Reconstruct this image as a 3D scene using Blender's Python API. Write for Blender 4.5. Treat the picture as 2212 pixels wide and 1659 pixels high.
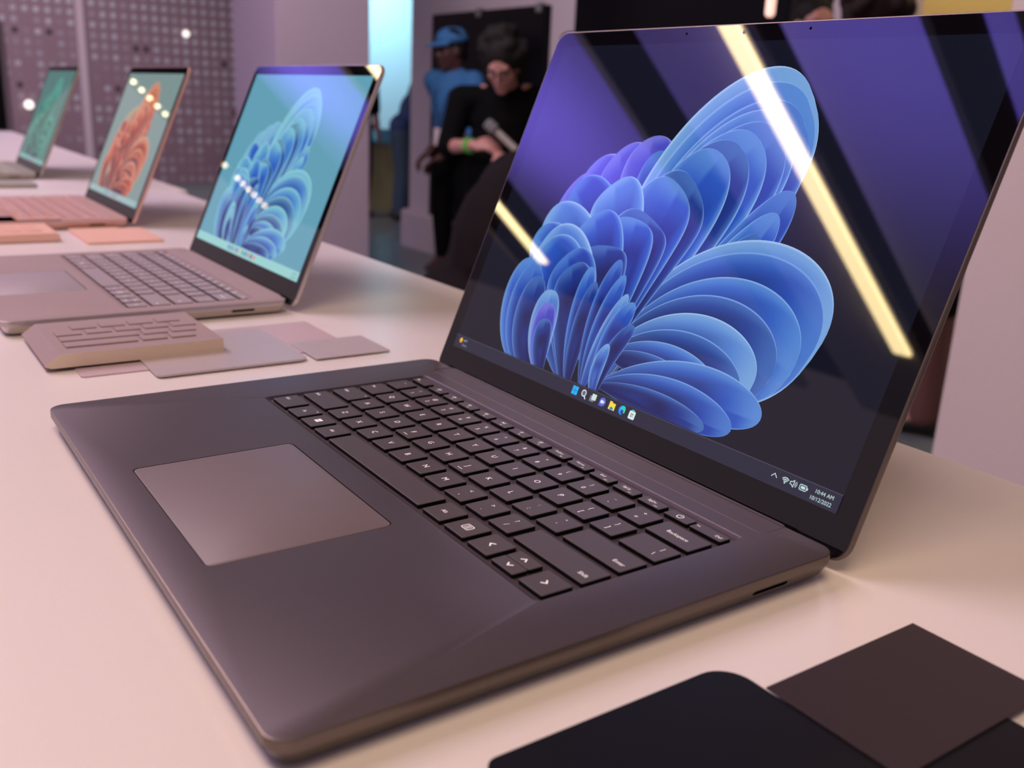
import bpy, bmesh, math, random
from mathutils import Vector, Matrix, Euler
from mathutils.geometry import tessellate_polygon

S = bpy.context.scene
for _o in list(bpy.data.objects):
    bpy.data.objects.remove(_o)
COL = S.collection
random.seed(7)
TZ = 0.95            # height of the table top above the floor
pi = math.pi

# ------------------------------------------------------------------ camera
cd = bpy.data.cameras.new('camera')
cam = bpy.data.objects.new('camera', cd)
COL.objects.link(cam)
cam.location = (0.55672, -0.07746, 0.18476 + TZ)
cam.rotation_euler = (1.2834, -0.0444, 0.9736)
cd.sensor_fit = 'HORIZONTAL'
cd.sensor_width = 36.0
cd.lens = 2070.26 / 2212 * 36.0
cd.clip_start = 0.01
cd.clip_end = 100
cd.dof.use_dof = True
cd.dof.focus_distance = 0.47
cd.dof.aperture_fstop = 10.0
S.camera = cam

# ------------------------------------------------------------------ exposure, world
S.view_settings.view_transform = 'Standard'
S.view_settings.look = 'None'
S.view_settings.gamma = 1
S.view_settings.exposure = 0.0
S.view_settings.use_curve_mapping = False
w = bpy.data.worlds.new('world')
S.world = w
w.use_nodes = True
w.node_tree.nodes['Background'].inputs[0].default_value = (0.62, 0.45, 0.52, 1)
w.node_tree.nodes['Background'].inputs[1].default_value = 0.42

# ------------------------------------------------------------------ lights
def area(name, loc, target, sx, sy, energy, color, spread=pi):
    l = bpy.data.lights.new(name, 'AREA')
    l.shape = 'RECTANGLE'
    l.size = sx
    l.size_y = sy
    l.energy = energy
    l.color = color
    l.spread = spread
    o = bpy.data.objects.new(name, l)
    COL.objects.link(o)
    o.location = loc
    if target:
        d = Vector(target) - Vector(loc)
        o.rotation_euler = d.to_track_quat('-Z', 'Y').to_euler()
    return o


def spot(name, loc, target, energy, color, angle=100, blend=1.0, r=0.0):
    l = bpy.data.lights.new(name, 'SPOT')
    l.energy = energy
    l.color = color
    l.spot_size = math.radians(angle)
    l.spot_blend = blend
    l.shadow_soft_size = r
    o = bpy.data.objects.new(name, l)
    COL.objects.link(o)
    o.location = loc
    d = Vector(target) - Vector(loc)
    o.rotation_euler = d.to_track_quat('-Z', 'Y').to_euler()
    return o


# added fill lights, not fixtures: warm over the near table, pinkish further on
area('added_fill_light', (0.75, -0.35, 3.05), None, 1.2, 0.9, 29, (1.0, 0.71, 0.48))
area('added_fill_light', (-2.2, -0.62, 3.05), None, 3.0, 0.7, 66, (1.0, 0.74, 0.81))
area('added_fill_light', (-8.6, 1.2, 3.05), (-10.8, 2.2, 0.9), 1.0, 2.5, 120, (0.95, 0.78, 0.85))  # added fill for the perforated wall
area('added_fill_light', (-3.2, 1.2, 3.05), (-4.6, 3.4, 1.2), 1.6, 0.6, 40, (0.95, 0.80, 0.92))  # added fill brightening the white back wall
# violet uplights washing the ceiling panels
spot('violet_uplight', (-1.55, -1.35, 1.9), (-1.6, -1.45, 3.15), 230, (0.22, 0.15, 1.0), 120)
spot('violet_uplight', (-4.15, -1.9, 1.9), (-4.1, -1.9, 3.15), 330, (0.23, 0.15, 1.0), 125)
spot('violet_uplight', (-6.8, -1.5, 1.9), (-6.7, -1.5, 3.15), 230, (0.24, 0.16, 1.0), 125)
# cyan wash in the room beyond, warm wash behind the screens
area('cyan_wall_washer', (-11.6, 6.4, 3.0), (-12.6, 6.6, 1.6), 1.6, 0.3, 62, (0.50, 0.84, 1.0))
area('warm_wall_washer', (-1.9, 4.1, 2.9), (-1.9, 4.6, 1.7), 2.4, 0.2, 30, (1.0, 0.78, 0.45))


# ------------------------------------------------------------------ materials
def s2l(c):
    return tuple((x / 255 / 12.92) if x / 255 <= 0.04045 else ((x / 255 + 0.055) / 1.055) ** 2.4 for x in c)


def mat(name, color, rough=0.5, metal=0.0, ior=1.5, emit=None, strength=0.0, noise=0.0, nscale=60, bump=0.0, coat=0.0, spec=0.5):
    m = bpy.data.materials.new(name)
    m.use_nodes = True
    nt = m.node_tree
    b = nt.nodes['Principled BSDF']
    b.inputs['Base Color'].default_value = (*color, 1)
    b.inputs['Roughness'].default_value = rough
    b.inputs['Metallic'].default_value = metal
    b.inputs['IOR'].default_value = ior
    b.inputs['Specular IOR Level'].default_value = spec
    b.inputs['Coat Weight'].default_value = coat
    if emit:
        b.inputs['Emission Color'].default_value = (*emit, 1)
        b.inputs['Emission Strength'].default_value = strength
    if noise or bump:
        tc = nt.nodes.new('ShaderNodeTexCoord')
        n = nt.nodes.new('ShaderNodeTexNoise')
        n.inputs['Scale'].default_value = nscale
        n.inputs['Detail'].default_value = 4
        nt.links.new(tc.outputs['Object'], n.inputs['Vector'])
        if noise:
            mx = nt.nodes.new('ShaderNodeMix')
            mx.data_type = 'RGBA'
            mx.inputs[6].default_value = (*[c * (1 - noise) for c in color], 1)
            mx.inputs[7].default_value = (*[min(1, c * (1 + noise)) for c in color], 1)
            nt.links.new(n.outputs['Fac'], mx.inputs[0])
            nt.links.new(mx.outputs[2], b.inputs['Base Color'])
        if bump:
            bp = nt.nodes.new('ShaderNodeBump')
            bp.inputs['Strength'].default_value = bump
            bp.inputs['Distance'].default_value = 0.001
            nt.links.new(n.outputs['Fac'], bp.inputs['Height'])
            nt.links.new(bp.outputs['Normal'], b.inputs['Normal'])
    return m


def screen_mat(name, strength, rough=0.02, ior=1.75):
    m = mat(name, (0.004, 0.004, 0.006), rough, 0, ior)
    nt = m.node_tree
    a = nt.nodes.new('ShaderNodeAttribute')
    a.attribute_name = 'Col'
    b = nt.nodes['Principled BSDF']
    nt.links.new(a.outputs['Color'], b.inputs['Emission Color'])
    b.inputs['Emission Strength'].default_value = strength
    return m


M = {}
M['table'] = mat('white_laminate', (0.79, 0.745, 0.75), 0.31, noise=0.012, nscale=8)
M['black_metal'] = mat('matte_black_metal', (0.105, 0.085, 0.100), 0.46, 0.55, noise=0.05, nscale=900)
M['black_edge'] = mat('black_metal_edge', (0.17, 0.14, 0.12), 0.34, 0.9)
M['key_black'] = mat('black_key_plastic', (0.072, 0.058, 0.066), 0.46, noise=0.06, nscale=900)
M['key_side'] = mat('key_side_black', (0.003, 0.003, 0.004), 0.6, spec=0.1)
M['trackpad'] = mat('trackpad_glass', (0.165, 0.132, 0.145), 0.46, 0.0)
M['legend'] = mat('glowing_legend', (0.85, 0.80, 0.80), 0.6, emit=(0.8, 0.75, 0.75), strength=0.45)  # glow added so the characters read whiter
M['bezel'] = mat('black_screen_glass', (0.0035, 0.003, 0.005), 0.02, 0, 1.75)
M['rubber'] = mat('dark_rubber', (0.008, 0.008, 0.009), 0.7)
M['slot'] = mat('slot_black', (0.001, 0.001, 0.001), 0.8, spec=0.0)
M['screen'] = screen_mat('lit_display', 1.0)
M['screen_pale'] = screen_mat('lit_display_soft', 1.0)
M['plat'] = mat('platinum_fabric', (0.33, 0.25, 0.265), 0.75, noise=0.12, nscale=700)
M['plat_metal'] = mat('platinum_metal', (0.55, 0.50, 0.49), 0.35, 0.8)
M['plat_key'] = mat('platinum_key', (0.34, 0.29, 0.33), 0.5)
M['sand'] = mat('sandstone_metal', (0.76, 0.50, 0.45), 0.38, 0.6)
M['sand_key'] = mat('sandstone_key', (0.52, 0.33, 0.31), 0.5)
M['sage'] = mat('sage_metal', (0.48, 0.46, 0.38), 0.38, 0.6)
M['sage_key'] = mat('sage_key', (0.36, 0.35, 0.30), 0.5)
M['swatch_pale'] = mat('pale_swatch', (0.52, 0.46, 0.49), 0.38, 0.25)
M['swatch_lilac'] = mat('lilac_swatch', (0.50, 0.39, 0.45), 0.5)
M['swatch_black'] = mat('black_swatch', (0.004, 0.004, 0.008), 0.5, spec=0.2)
M['swatch_brown'] = mat('dark_brown_swatch', (0.032, 0.021, 0.026), 0.5, noise=0.05, nscale=300, spec=0.3)
M['swatch_peach'] = mat('peach_swatch', (0.76, 0.47, 0.38), 0.5)
M['swatch_copper'] = mat('copper_swatch', (0.62, 0.28, 0.13), 0.45)
M['wall_pink'] = mat('painted_wall', (0.50, 0.41, 0.47), 0.7, noise=0.02, nscale=3)
M['wall_white'] = mat('white_wall', (0.60, 0.52, 0.54), 0.65, noise=0.02, nscale=3)
M['column'] = mat('painted_column', (0.80, 0.72, 0.72), 0.6, noise=0.01, nscale=3)
M['board'] = mat('black_display_glass', (0.003, 0.003, 0.004), 0.3, spec=0.15)
M['floor'] = mat('grey_polished_floor', (0.17, 0.20, 0.21), 0.35, noise=0.15, nscale=1.2)
M['ceiling_panel'] = mat('ceiling_panel_paint', (0.75, 0.75, 0.78), 0.8)
M['ceiling_dark'] = mat('dark_ceiling_void', (0.010, 0.009, 0.014), 0.9)
M['bar'] = mat('warm_light_bar', (0.9, 0.85, 0.7), 0.5, emit=(1.0, 0.77, 0.38), strength=13)
M['bar_case'] = mat('bar_housing', (0.2, 0.2, 0.2), 0.5)
M['led'] = mat('warm_led', (0.9, 0.85, 0.7), 0.5, emit=(1.0, 0.78, 0.48), strength=15)
M['led_cool'] = mat('cool_led', (0.9, 0.9, 0.9), 0.5, emit=(1.0, 0.95, 0.86), strength=1.5)
M['led_violet'] = mat('violet_led', (0.5, 0.4, 0.9), 0.5, emit=(0.30, 0.25, 1.0), strength=1.6)
M['tube_warm'] = mat('pink_lamp', (0.9, 0.7, 0.6), 0.5, emit=(1.0, 0.62, 0.5), strength=1.1)
M['cyan_wall'] = mat('pale_blue_wall', (0.62, 0.80, 0.88), 0.7)
M['yellow_wall'] = mat('yellow_wall', (0.62, 0.50, 0.25), 0.7)
M['crate'] = mat('olive_counter_front', (0.42, 0.40, 0.22), 0.7, noise=0.06, nscale=3)
M['cyan_top'] = mat('light_blue_plastic', (0.15, 0.50, 0.66), 0.4)
M['skin_pale'] = mat('pale_skin', (0.50, 0.24, 0.20), 0.55)
M['skin_dark'] = mat('dark_skin', (0.085, 0.032, 0.028), 0.5)
M['hair'] = mat('dark_hair', (0.012, 0.010, 0.009), 0.7, spec=0.2, bump=1.0, nscale=60)
M['hair_brown'] = mat('brown_hair', (0.022, 0.012, 0.012), 0.7, spec=0.2, bump=1.0, nscale=60)
M['blue'] = mat('blue_cloth', (0.045, 0.19, 0.44), 0.8, noise=0.1, nscale=30)
M['navy'] = mat('navy_cloth', (0.012, 0.035, 0.12), 0.8)
M['jeans'] = mat('dark_denim', (0.03, 0.06, 0.10), 0.8)
M['black_cloth'] = mat('black_cloth', (0.0035, 0.0035, 0.004), 0.85, spec=0.08)
M['brown_cloth'] = mat('dark_brown_cloth', (0.012, 0.009, 0.010), 0.85, noise=0.2, nscale=14, spec=0.08)
M['shoe'] = mat('black_shoe', (0.01, 0.01, 0.01), 0.5)
M['paper'] = mat('white_badge', (0.75, 0.65, 0.68), 0.5)
M['green'] = mat('green_band', (0.10, 0.55, 0.06), 0.6)
M['glassframe'] = mat('dark_frame', (0.01, 0.01, 0.01), 0.3)
M['phone_case'] = mat('pale_case', (0.45, 0.42, 0.36), 0.4)
M['brick'] = mat('reddish_trouser', (0.16, 0.07, 0.06), 0.8)


# ------------------------------------------------------------------ object helpers
def add(name, me, m=None, parent=None):
    o = bpy.data.objects.new(name, me)
    COL.objects.link(o)
    if m is not None and not me.materials:
        for k in (m if isinstance(m, (list, tuple)) else [m]):
            me.materials.append(k)
    if parent is not None:
        o.parent = parent
    return o


def empty(name, loc, label, cat, group=None):
    o = bpy.data.objects.new(name, None)
    COL.objects.link(o)
    o.location = loc
    o.empty_display_size = 0.02
    tag(o, label, cat, group)
    return o


def tag(o, label, cat, group=None):
    o['label'] = label
    o['category'] = cat
    if group:
        o['group'] = group
    return o


def struct(o):
    o['kind'] = 'structure'
    return o


def mk(bm, name='m', smooth=False):
    me = bpy.data.meshes.new(name)
    bm.normal_update()
    bm.to_mesh(me)
    bm.free()
    if smooth:
        for p in me.polygons:
            p.use_smooth = True
    return me


def auto(o, deg=35):
    """smooth shading with sharp edges kept, computed straight on the mesh"""
    me = o.data
    for p in me.polygons:
        p.use_smooth = True
    me.set_sharp_from_angle(angle=math.radians(deg))
    return o


def box(bm, x0, x1, y0, y1, z0, z1):
    v = [bm.verts.new((x, y, z)) for z in (z0, z1) for y in (y0, y1) for x in (x0, x1)]
    for f in ((0, 2, 3, 1), (4, 5, 7, 6), (0, 1, 5, 4), (1, 3, 7, 5), (3, 2, 6, 7), (2, 0, 4, 6)):
        bm.faces.new([v[i] for i in f])


def boxmesh(*a):
    bm = bmesh.new()
    box(bm, *a)
    return mk(bm)


def bevbox(x0, x1, y0, y1, z0, z1, r=0.004, seg=2):
    bm = bmesh.new()
    box(bm, x0, x1, y0, y1, z0, z1)
    bmesh.ops.bevel(bm, geom=bm.edges[:], offset=r, segments=seg, affect='EDGES')
    return mk(bm)


def rrect(x0, x1, y0, y1, r, seg=6):
    """rounded rectangle outline, counter clockwise; r = one radius or four (front-left, front-right, back-right, back-left)"""
    if not isinstance(r, (tuple, list)):
        r = (r,) * 4
    out = []
    for (cx, cy, sx, sy, rr, a0) in ((x0, y0, 1, 1, r[0], pi), (x1, y0, -1, 1, r[1], 1.5 * pi), (x1, y1, -1, -1, r[2], 0), (x0, y1, 1, -1, r[3], 0.5 * pi)):
        rr = max(rr, 1e-5)
        for i in range(seg + 1):
            a = a0 + i / seg * pi / 2
            out.append((cx + sx * rr + rr * math.cos(a), cy + sy * rr + rr * math.sin(a)))
    return out


def loft(bm, loops, cap0=True, cap1=True, mi=None):
    rows = [[bm.verts.new(p) for p in lp] for lp in loops]
    n = len(rows[0])
    for k in range(len(rows) - 1):
        a, b = rows[k], rows[k + 1]
        for i in range(n):
            f = bm.faces.new((a[i], a[(i + 1) % n], b[(i + 1) % n], b[i]))
            if mi:
                f.material_index = mi[k]
    if cap0:
        bm.faces.new(rows[0][::-1])
    if cap1:
        bm.faces.new(rows[-1])
    return rows


def slab(x0, x1, y0, y1, r, prof, seg=6, mi=None, capmi=0):
    """prof = [(inset, z)...] from bottom to top"""
    bm = bmesh.new()
    loops = []
    for ins, z in prof:
        if isinstance(r, (tuple, list)):
            rr = [max(q - ins, 2e-5) for q in r]
        else:
            rr = max(r - ins, 2e-5)
        loops.append([(x, y, z) for x, y in rrect(x0 + ins, x1 - ins, y0 + ins, y1 - ins, rr, seg)])
    loft(bm, loops, mi=mi)
    return mk(bm)


mm = 0.001


# ------------------------------------------------------------------ flat coloured artwork for displays
class Flat:
    """layers of flat coloured polygons, each a hair in front of the last"""
    def __init__(self, z0=0.0, dz=3e-6):
        self.v = []
        self.f = []
        self.c = []
        self.z = z0
        self.dz = dz

    def poly(self, pts, col):
        self.z += self.dz
        n = len(self.v)
        tris = tessellate_polygon([[Vector((p[0], p[1], 0)) for p in pts]])
        self.v += [(p[0] * mm, p[1] * mm, self.z) for p in pts]
        self.c += [col] * len(pts)
        for t in tris:
            a, b, c = [self.v[n + i] for i in t]
            if (b[0] - a[0]) * (c[1] - a[1]) - (b[1] - a[1]) * (c[0] - a[0]) < 0:
                t = t[::-1]
            self.f.append(tuple(n + i for i in t))

    def grid(self, P, Cc):
        self.z += self.dz
        n = len(self.v)
        R, K = len(P), len(P[0])
        for r in range(R):
            for k in range(K):
                self.v.append((P[r][k][0] * mm, P[r][k][1] * mm, self.z))
                self.c.append(Cc[r][k])
        for r in range(R - 1):
            for k in range(K - 1):
                q = [n + r * K + k, n + r * K + k + 1, n + (r + 1) * K + k + 1, n + (r + 1) * K + k]
                a, b, c = [self.v[i] for i in q[:3]]
                if (b[0] - a[0]) * (c[1] - a[1]) - (b[1] - a[1]) * (c[0] - a[0]) < 0:
                    q = q[::-1]
                self.f.append(tuple(q))

    def rect(self, x0, x1, y0, y1, col, r=0.0):
        self.poly(rrect(x0, x1, y0, y1, r, 3) if r else [(x0, y0), (x1, y0), (x1, y1), (x0, y1)], col)

    def disc(self, x, y, r, col, ry=None, a0=0, a1=2 * pi, n=20):
        ry = ry or r
        pts = [(x + r * math.cos(a0 + (a1 - a0) * i / n), y + ry * math.sin(a0 + (a1 - a0) * i / n)) for i in range(n if abs(a1 - a0) > 6.28 else n + 1)]
        self.poly(pts, col)

    def stroke(self, pts, wd, col, closed=False):
        if closed:
            pts = pts + [pts[0]]
        z = self.z
        for i in range(len(pts) - 1):
            a, b = Vector(pts[i][:2]), Vector(pts[i + 1][:2])
            d = (b - a)
            if d.length < 1e-9:
                continue
            d.normalize()
            n = Vector((-d.y, d.x)) * wd / 2
            e = d * wd * 0.3
            self.poly([tuple(a - n - e), tuple(b - n + e), tuple(b + n + e), tuple(a + n - e)], col)
        self.z = max(self.z, z)

    def arc(self, x, y, r, a0, a1, wd, col, n=10):
        self.stroke([(x + r * math.cos(a0 + (a1 - a0) * i / n), y + r * math.sin(a0 + (a1 - a0) * i / n)) for i in range(n + 1)], wd, col)

    def mesh(self, name='art'):
        me = bpy.data.meshes.new(name)
        me.from_pydata(self.v, [], self.f)
        at = me.color_attributes.new('Col', 'FLOAT_COLOR', 'POINT')
        at.data.foreach_set('color', [x for c in self.c for x in (*c, 1.0)])
        me.update()
        return me


_tc = {}


def textmesh(txt, size, align='CENTER'):
    """a word as a flat mesh, centred on its own height"""
    key = (txt, size, align)
    if key in _tc:
        return _tc[key]
    cu = bpy.data.curves.new('t', 'FONT')
    cu.body = txt
    cu.size = size
    cu.align_x = align
    cu.resolution_u = 3
    o = bpy.data.objects.new('t', cu)
    COL.objects.link(o)
    dg = bpy.context.evaluated_depsgraph_get()
    me = bpy.data.meshes.new_from_object(o.evaluated_get(dg))
    bpy.data.objects.remove(o)
    vs = [tuple(v.co) for v in me.vertices]
    fs = [tuple(p.vertices) for p in me.polygons]
    bpy.data.meshes.remove(me)
    _tc[key] = (vs, fs)
    return _tc[key]


def lerp(a, b, t):
    return tuple(x + (y - x) * t for x, y in zip(a, b))


def sm(a, b, x):
    t = max(0, min(1, (x - a) / (b - a)))
    return t * t * (3 - 2 * t)


def petal(F, root, ctrl, tip, W, pal, skew=0.0, power=0.55, rim=True, n=44, k=21, end=1.0, lo=9.0):
    """one folded ribbon petal: a bent, round-ended blade with a thin light rim"""
    dark, mid, light, edge = pal
    r, c, t = Vector(root), Vector(ctrl), Vector(tip)
    P, Q = [], []
    for i in range(n + 1):
        s = i / n
        # denser near the tip
        s = 1 - (1 - s) ** 1.6
        p = r * (1 - s) ** 2 + c * 2 * s * (1 - s) + t * s * s
        d = (c - r) * 2 * (1 - s) + (t - c) * 2 * s
        d.normalize()
        nn = Vector((-d.y, d.x))
        wd = W * ((s ** 0.95) * ((1 - s) ** power)) / ((0.62 ** 0.95) * (0.38 ** power)) + 0.25 * (1 - s)
        row, cr = [], []
        for j in range(k):
            u = -1 + 2 * j / (k - 1)
            # pack columns at both rims
            uu = math.copysign(1 - (1 - abs(u)) ** 1.7, u)
            q = p + nn * wd * (uu + skew * (1 - uu * uu))
            row.append((q.x, max(q.y, lo)))
            e = min(1 - abs(uu), (1 - s) * 1.5)
            col = lerp(light, mid, sm(0.0, 0.16 if uu < 0 else 0.30, e))
            col = lerp(col, dark, 0.9 * sm(0.10 if uu < 0 else 0.2, 0.55, e))
            col = lerp(col, mid, 0.75 * sm(0.45, 0.95, e))
            col = lerp(dark, col, 0.25 + 0.75 * sm(0.12, 0.55, s))
            col = lerp(col, light, 0.25 * sm(0.1, 0.9, uu))
            if rim and (abs(uu) > 0.972 or s > 0.9985):
                col = edge
            cr.append(col)
        P.append(row)
        Q.append(cr)
    F.grid(P, Q)


def wallpaper(F, bg, pals, n=44, k=25):
    """abstract fanned ribbons on a plain ground; display is 316.7 x 214.9"""
    F.rect(0, 316.7, 0, 214.9, bg)
    A, B, V, T = pals                       # deep blue, mid blue, violet blue, pale
    D = tuple(lerp(c, (0.01, 0.01, 0.06), q) for c, q in zip(A, (0.6, 0.4, 0.25, 0.0)))

    def fan(root, spec):
        for ctrl, tip, W, pal, sk, *pw in spec:
            petal(F, root, ctrl, tip, W, pal, sk, pw[0] if pw else 0.5, n=n, k=k)
    # upper left violet fan, behind
    fan((150, 50), [((95, 100), (58, 118), 30, V, 0.25), ((108, 112), (72, 135), 26, V, 0.2), ((118, 122), (94, 148), 24, V, 0.15),
                    ((128, 122), (118, 158), 22, V, 0.1), ((135, 110), (128, 150), 15, A, 0.1)])
    # big upper right fan
    fan((150, 10), [((140, 118), (221, 184), 47, T, 0.0, .40), ((144, 114), (222, 178), 44, B, 0.0, .42), ((150, 108), (222, 170), 41, A, 0.0, .42),
                    ((150, 106), (214, 168), 37, B, 0.05, .45), ((156, 100), (209, 164), 34, A, 0.05, .45), ((152, 100), (198, 160), 32, B, 0.1, .45),
                    ((150, 98), (188, 155), 30, D, 0.1, .45), ((146, 96), (176, 151), 27, B, 0.1, .45)])
    fan((152, 34), [((206, 70), (230, 136), 16, A, -0.1), ((202, 66), (226, 124), 14, B, -0.1), ((196, 62), (220, 112), 12, D, -0.1),
                    ((190, 58), (214, 102), 10, A, -0.1), ((184, 54), (206, 92), 9, D, -0.1)])
    # right lobe
    fan((146, 30), [((196, 86), (276, 60), 41, T, 0.15, .40), ((196, 80), (274, 58), 38, A, 0.15, .42), ((194, 70), (268, 50), 32, B, 0.15, .45),
                    ((188, 62), (258, 44), 27, D, 0.1, .45), ((186, 54), (250, 38), 22, T, 0.0, .45), ((184, 46), (244, 33), 17, D, -0.1, .5),
                    ((180, 40), (234, 27), 13, B, -0.1, .5), ((178, 34), (222, 22), 9, D, -0.1, .5)])
    fan((146, 12), [((196, 34), (262, 26), 14, B, -0.2, .5), ((186, 24), (248, 16), 11, A, -0.3, .5), ((180, 16), (232, 12), 7, D, 0, .5)])
    # middle folds
    fan((142, 14), [((142, 104), (164, 134), 27, D, -0.15, .42), ((136, 100), (152, 132), 25, B, -0.15, .42), ((112, 100), (64, 120), 23, A, 0.1, .45), ((118, 104), (100, 128), 22, T, 0.1, .45),
                    ((130, 90), (138, 112), 25, D, -0.15, .42), ((126, 86), (128, 109), 22, B, -0.1, .45), ((104, 84), (48, 100), 22, T, 0.15, .45), ((112, 80), (92, 106), 22, B, 0.0, .45),
                    ((114, 70), (112, 90), 21, D, -0.1, .42), ((98, 66), (44, 88), 20, B, 0.15, .45)])
    # left arch
    fan((122, 0), [((100, 62), (52, 80), 30, T, 0.15, .40), ((96, 58), (54, 76), 27, B, 0.15, .42), ((104, 56), (82, 80), 21, A, 0.1, .45), ((106, 50), (90, 74), 17, D, 0.1, .45)])
    fan((90, 0), [((50, 20), (50, 72), 18, B, 0.0, .42), ((56, 20), (56, 68), 16, A, 0.0, .45), ((62, 20), (64, 62), 13, D, 0, .45)])
    fan((100, 2), [((82, 22), (80, 56), 12, T, 0.0, .42), ((84, 20), (82, 48), 10, V, 0.0, .42), ((88, 18), (84, 38), 8, D, 0.0, .42)])
    # stems gathered towards the foot
    fan((126, 0), [((112, 34), (108, 76), 8, B, 0.1), ((116, 30), (116, 68), 7, D, 0.1)])
    fan((138, 2), [((124, 40), (130, 84), 8, A, 0.1), ((130, 36), (138, 76), 7, B, 0.1), ((136, 30), (146, 66), 6, T, 0.0)])
    fan((150, 2), [((138, 34), (154, 62), 8, B, 0.1), ((144, 28), (160, 50), 6, D, 0.1), ((140, 16), (146, 36), 5, T, 0.1)])


def c255(*c):
    return s2l(c)


PAL_A = (c255(22, 24, 92), c255(34, 68, 168), c255(76, 120, 200), c255(120, 160, 222))
PAL_B = (c255(26, 36, 118), c255(42, 84, 186), c255(88, 136, 208), c255(132, 170, 226))
PAL_V = (c255(52, 44, 150), c255(72, 72, 190), c255(112, 114, 212), c255(150, 156, 226))
PAL_T = (c255(36, 58, 150), c255(78, 124, 204), c255(118, 162, 216), c255(158, 192, 234))

# ------------------------------------------------------------------ keyboard layout (15 inch; x, y from the front left corner of the base, mm)
KEYS = []


def kx(x0, x1, y0, y1, nm, leg, al='c'):
    KEYS.append((x0, x1, y0, y1, nm, leg, al))


RY = {'b': (113.9, 128.5), 'z': (132.6, 147.2), 'a': (151.1, 165.7), 'q': (169.4, 184.0), 'n': (187.4, 201.6), 'f': (205.8, 212.4)}
PT, KW = 18.6, 15.2
kx(40.6, 59.6, *RY['b'], 'control', 'Ctrl', 'l')
kx(63.2, 78.6, *RY['b'], 'function', 'Fn')
kx(81.9, 97.2, *RY['b'], 'logo', '#win')
kx(100.6, 115.9, *RY['b'], 'left alt', 'Alt')
kx(119.3, 215.2, *RY['b'], 'space bar', '')
kx(219.0, 234.2, *RY['b'], 'right alt', 'Alt')
kx(237.6, 252.9, *RY['b'], 'menu', '#menu')
kx(256.2, 271.0, *RY['b'], 'left arrow', '#left')
kx(274.2, 289.3, 113.9, 121.1, 'down arrow', '#down')
kx(274.2, 289.3, 121.5, 128.5, 'up arrow', '#up')
kx(292.9, 308.2, *RY['b'], 'right arrow', '#right')
kx(40.6, 72.2, *RY['z'], 'left shift', 'Shift', 'l')
for i, ch in enumerate('ZXCVBNM'):
    kx(75.6 + i * PT, 75.6 + i * PT + KW, *RY['z'], 'letter ' + ch, ch)
for i, (a, b, n_) in enumerate(((',', '<', 'comma'), ('.', '>', 'full stop'), ('/', '?', 'slash'))):
    kx(75.6 + (7 + i) * PT, 75.6 + (7 + i) * PT + KW, *RY['z'], n_, (a, b))
kx(262.1, 308.2, *RY['z'], 'right shift', 'Shift', 'r')
kx(40.6, 63.2, *RY['a'], 'caps lock', 'Caps', 'l')
for i, ch in enumerate('ASDFGHJKL'):
    kx(66.4 + i * PT, 66.4 + i * PT + KW, *RY['a'], 'letter ' + ch, ch)
for i, (a, b, n_) in enumerate(((';', ':', 'semicolon'), ("'", '"', 'quote'))):
    kx(66.4 + (9 + i) * PT, 66.4 + (9 + i) * PT + KW, *RY['a'], n_, (a, b))
kx(271.4, 308.2, *RY['a'], 'enter', 'Enter', 'r')
kx(40.6, 58.4, *RY['q'], 'tab', 'Tab', 'l')
for i, ch in enumerate('QWERTYUIOP'):
    kx(61.7 + i * PT, 61.7 + i * PT + KW, *RY['q'], 'letter ' + ch, ch)
for i, (a, b, n_) in enumerate((('[', '{', 'left bracket'), (']', '}', 'right bracket'))):
    kx(61.7 + (10 + i) * PT, 61.7 + (10 + i) * PT + KW, *RY['q'], n_, (a, b))
kx(285.6, 308.2, *RY['q'], 'backslash', ('\\', '|'), 'r')
for i, (a, b) in enumerate((('`', '~'), ('1', '!'), ('2', '@'), ('3', '#'), ('4', '$'), ('5', '%'), ('6', '^'), ('7', '&'), ('8', '*'), ('9', '('), ('0', ')'), ('-', '_'), ('=', '+'))):
    kx(40.6 + i * PT, 40.6 + i * PT + KW - (0.6 if i == 0 else 0), *RY['n'], 'number row ' + a, (a, b))
kx(282.0, 308.2, *RY['n'], 'backspace', 'Backspace')
kx(40.6, 57.2, *RY['f'], 'escape', 'Esc', 'l')
FN = ['#kbl', '#mute', '#vold', '#volu', '#play', '#dim', '#bright', 'PrtScn', 'Home', 'End', 'PgUp', 'PgDn']
for i, g in enumerate(FN):
    kx(61.2 + i * 17.72, 61.2 + i * 17.72 + 14.7, *RY['f'], 'function row ' + g.strip('#'), ('F%d' % (i + 1), g), 'f')
kx(61.2 + 12 * 17.72, 61.2 + 12 * 17.72 + 14.7, *RY['f'], 'power', '#power')
kx(290.0, 308.2, *RY['f'], 'delete', 'Del', 'd')


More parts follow.
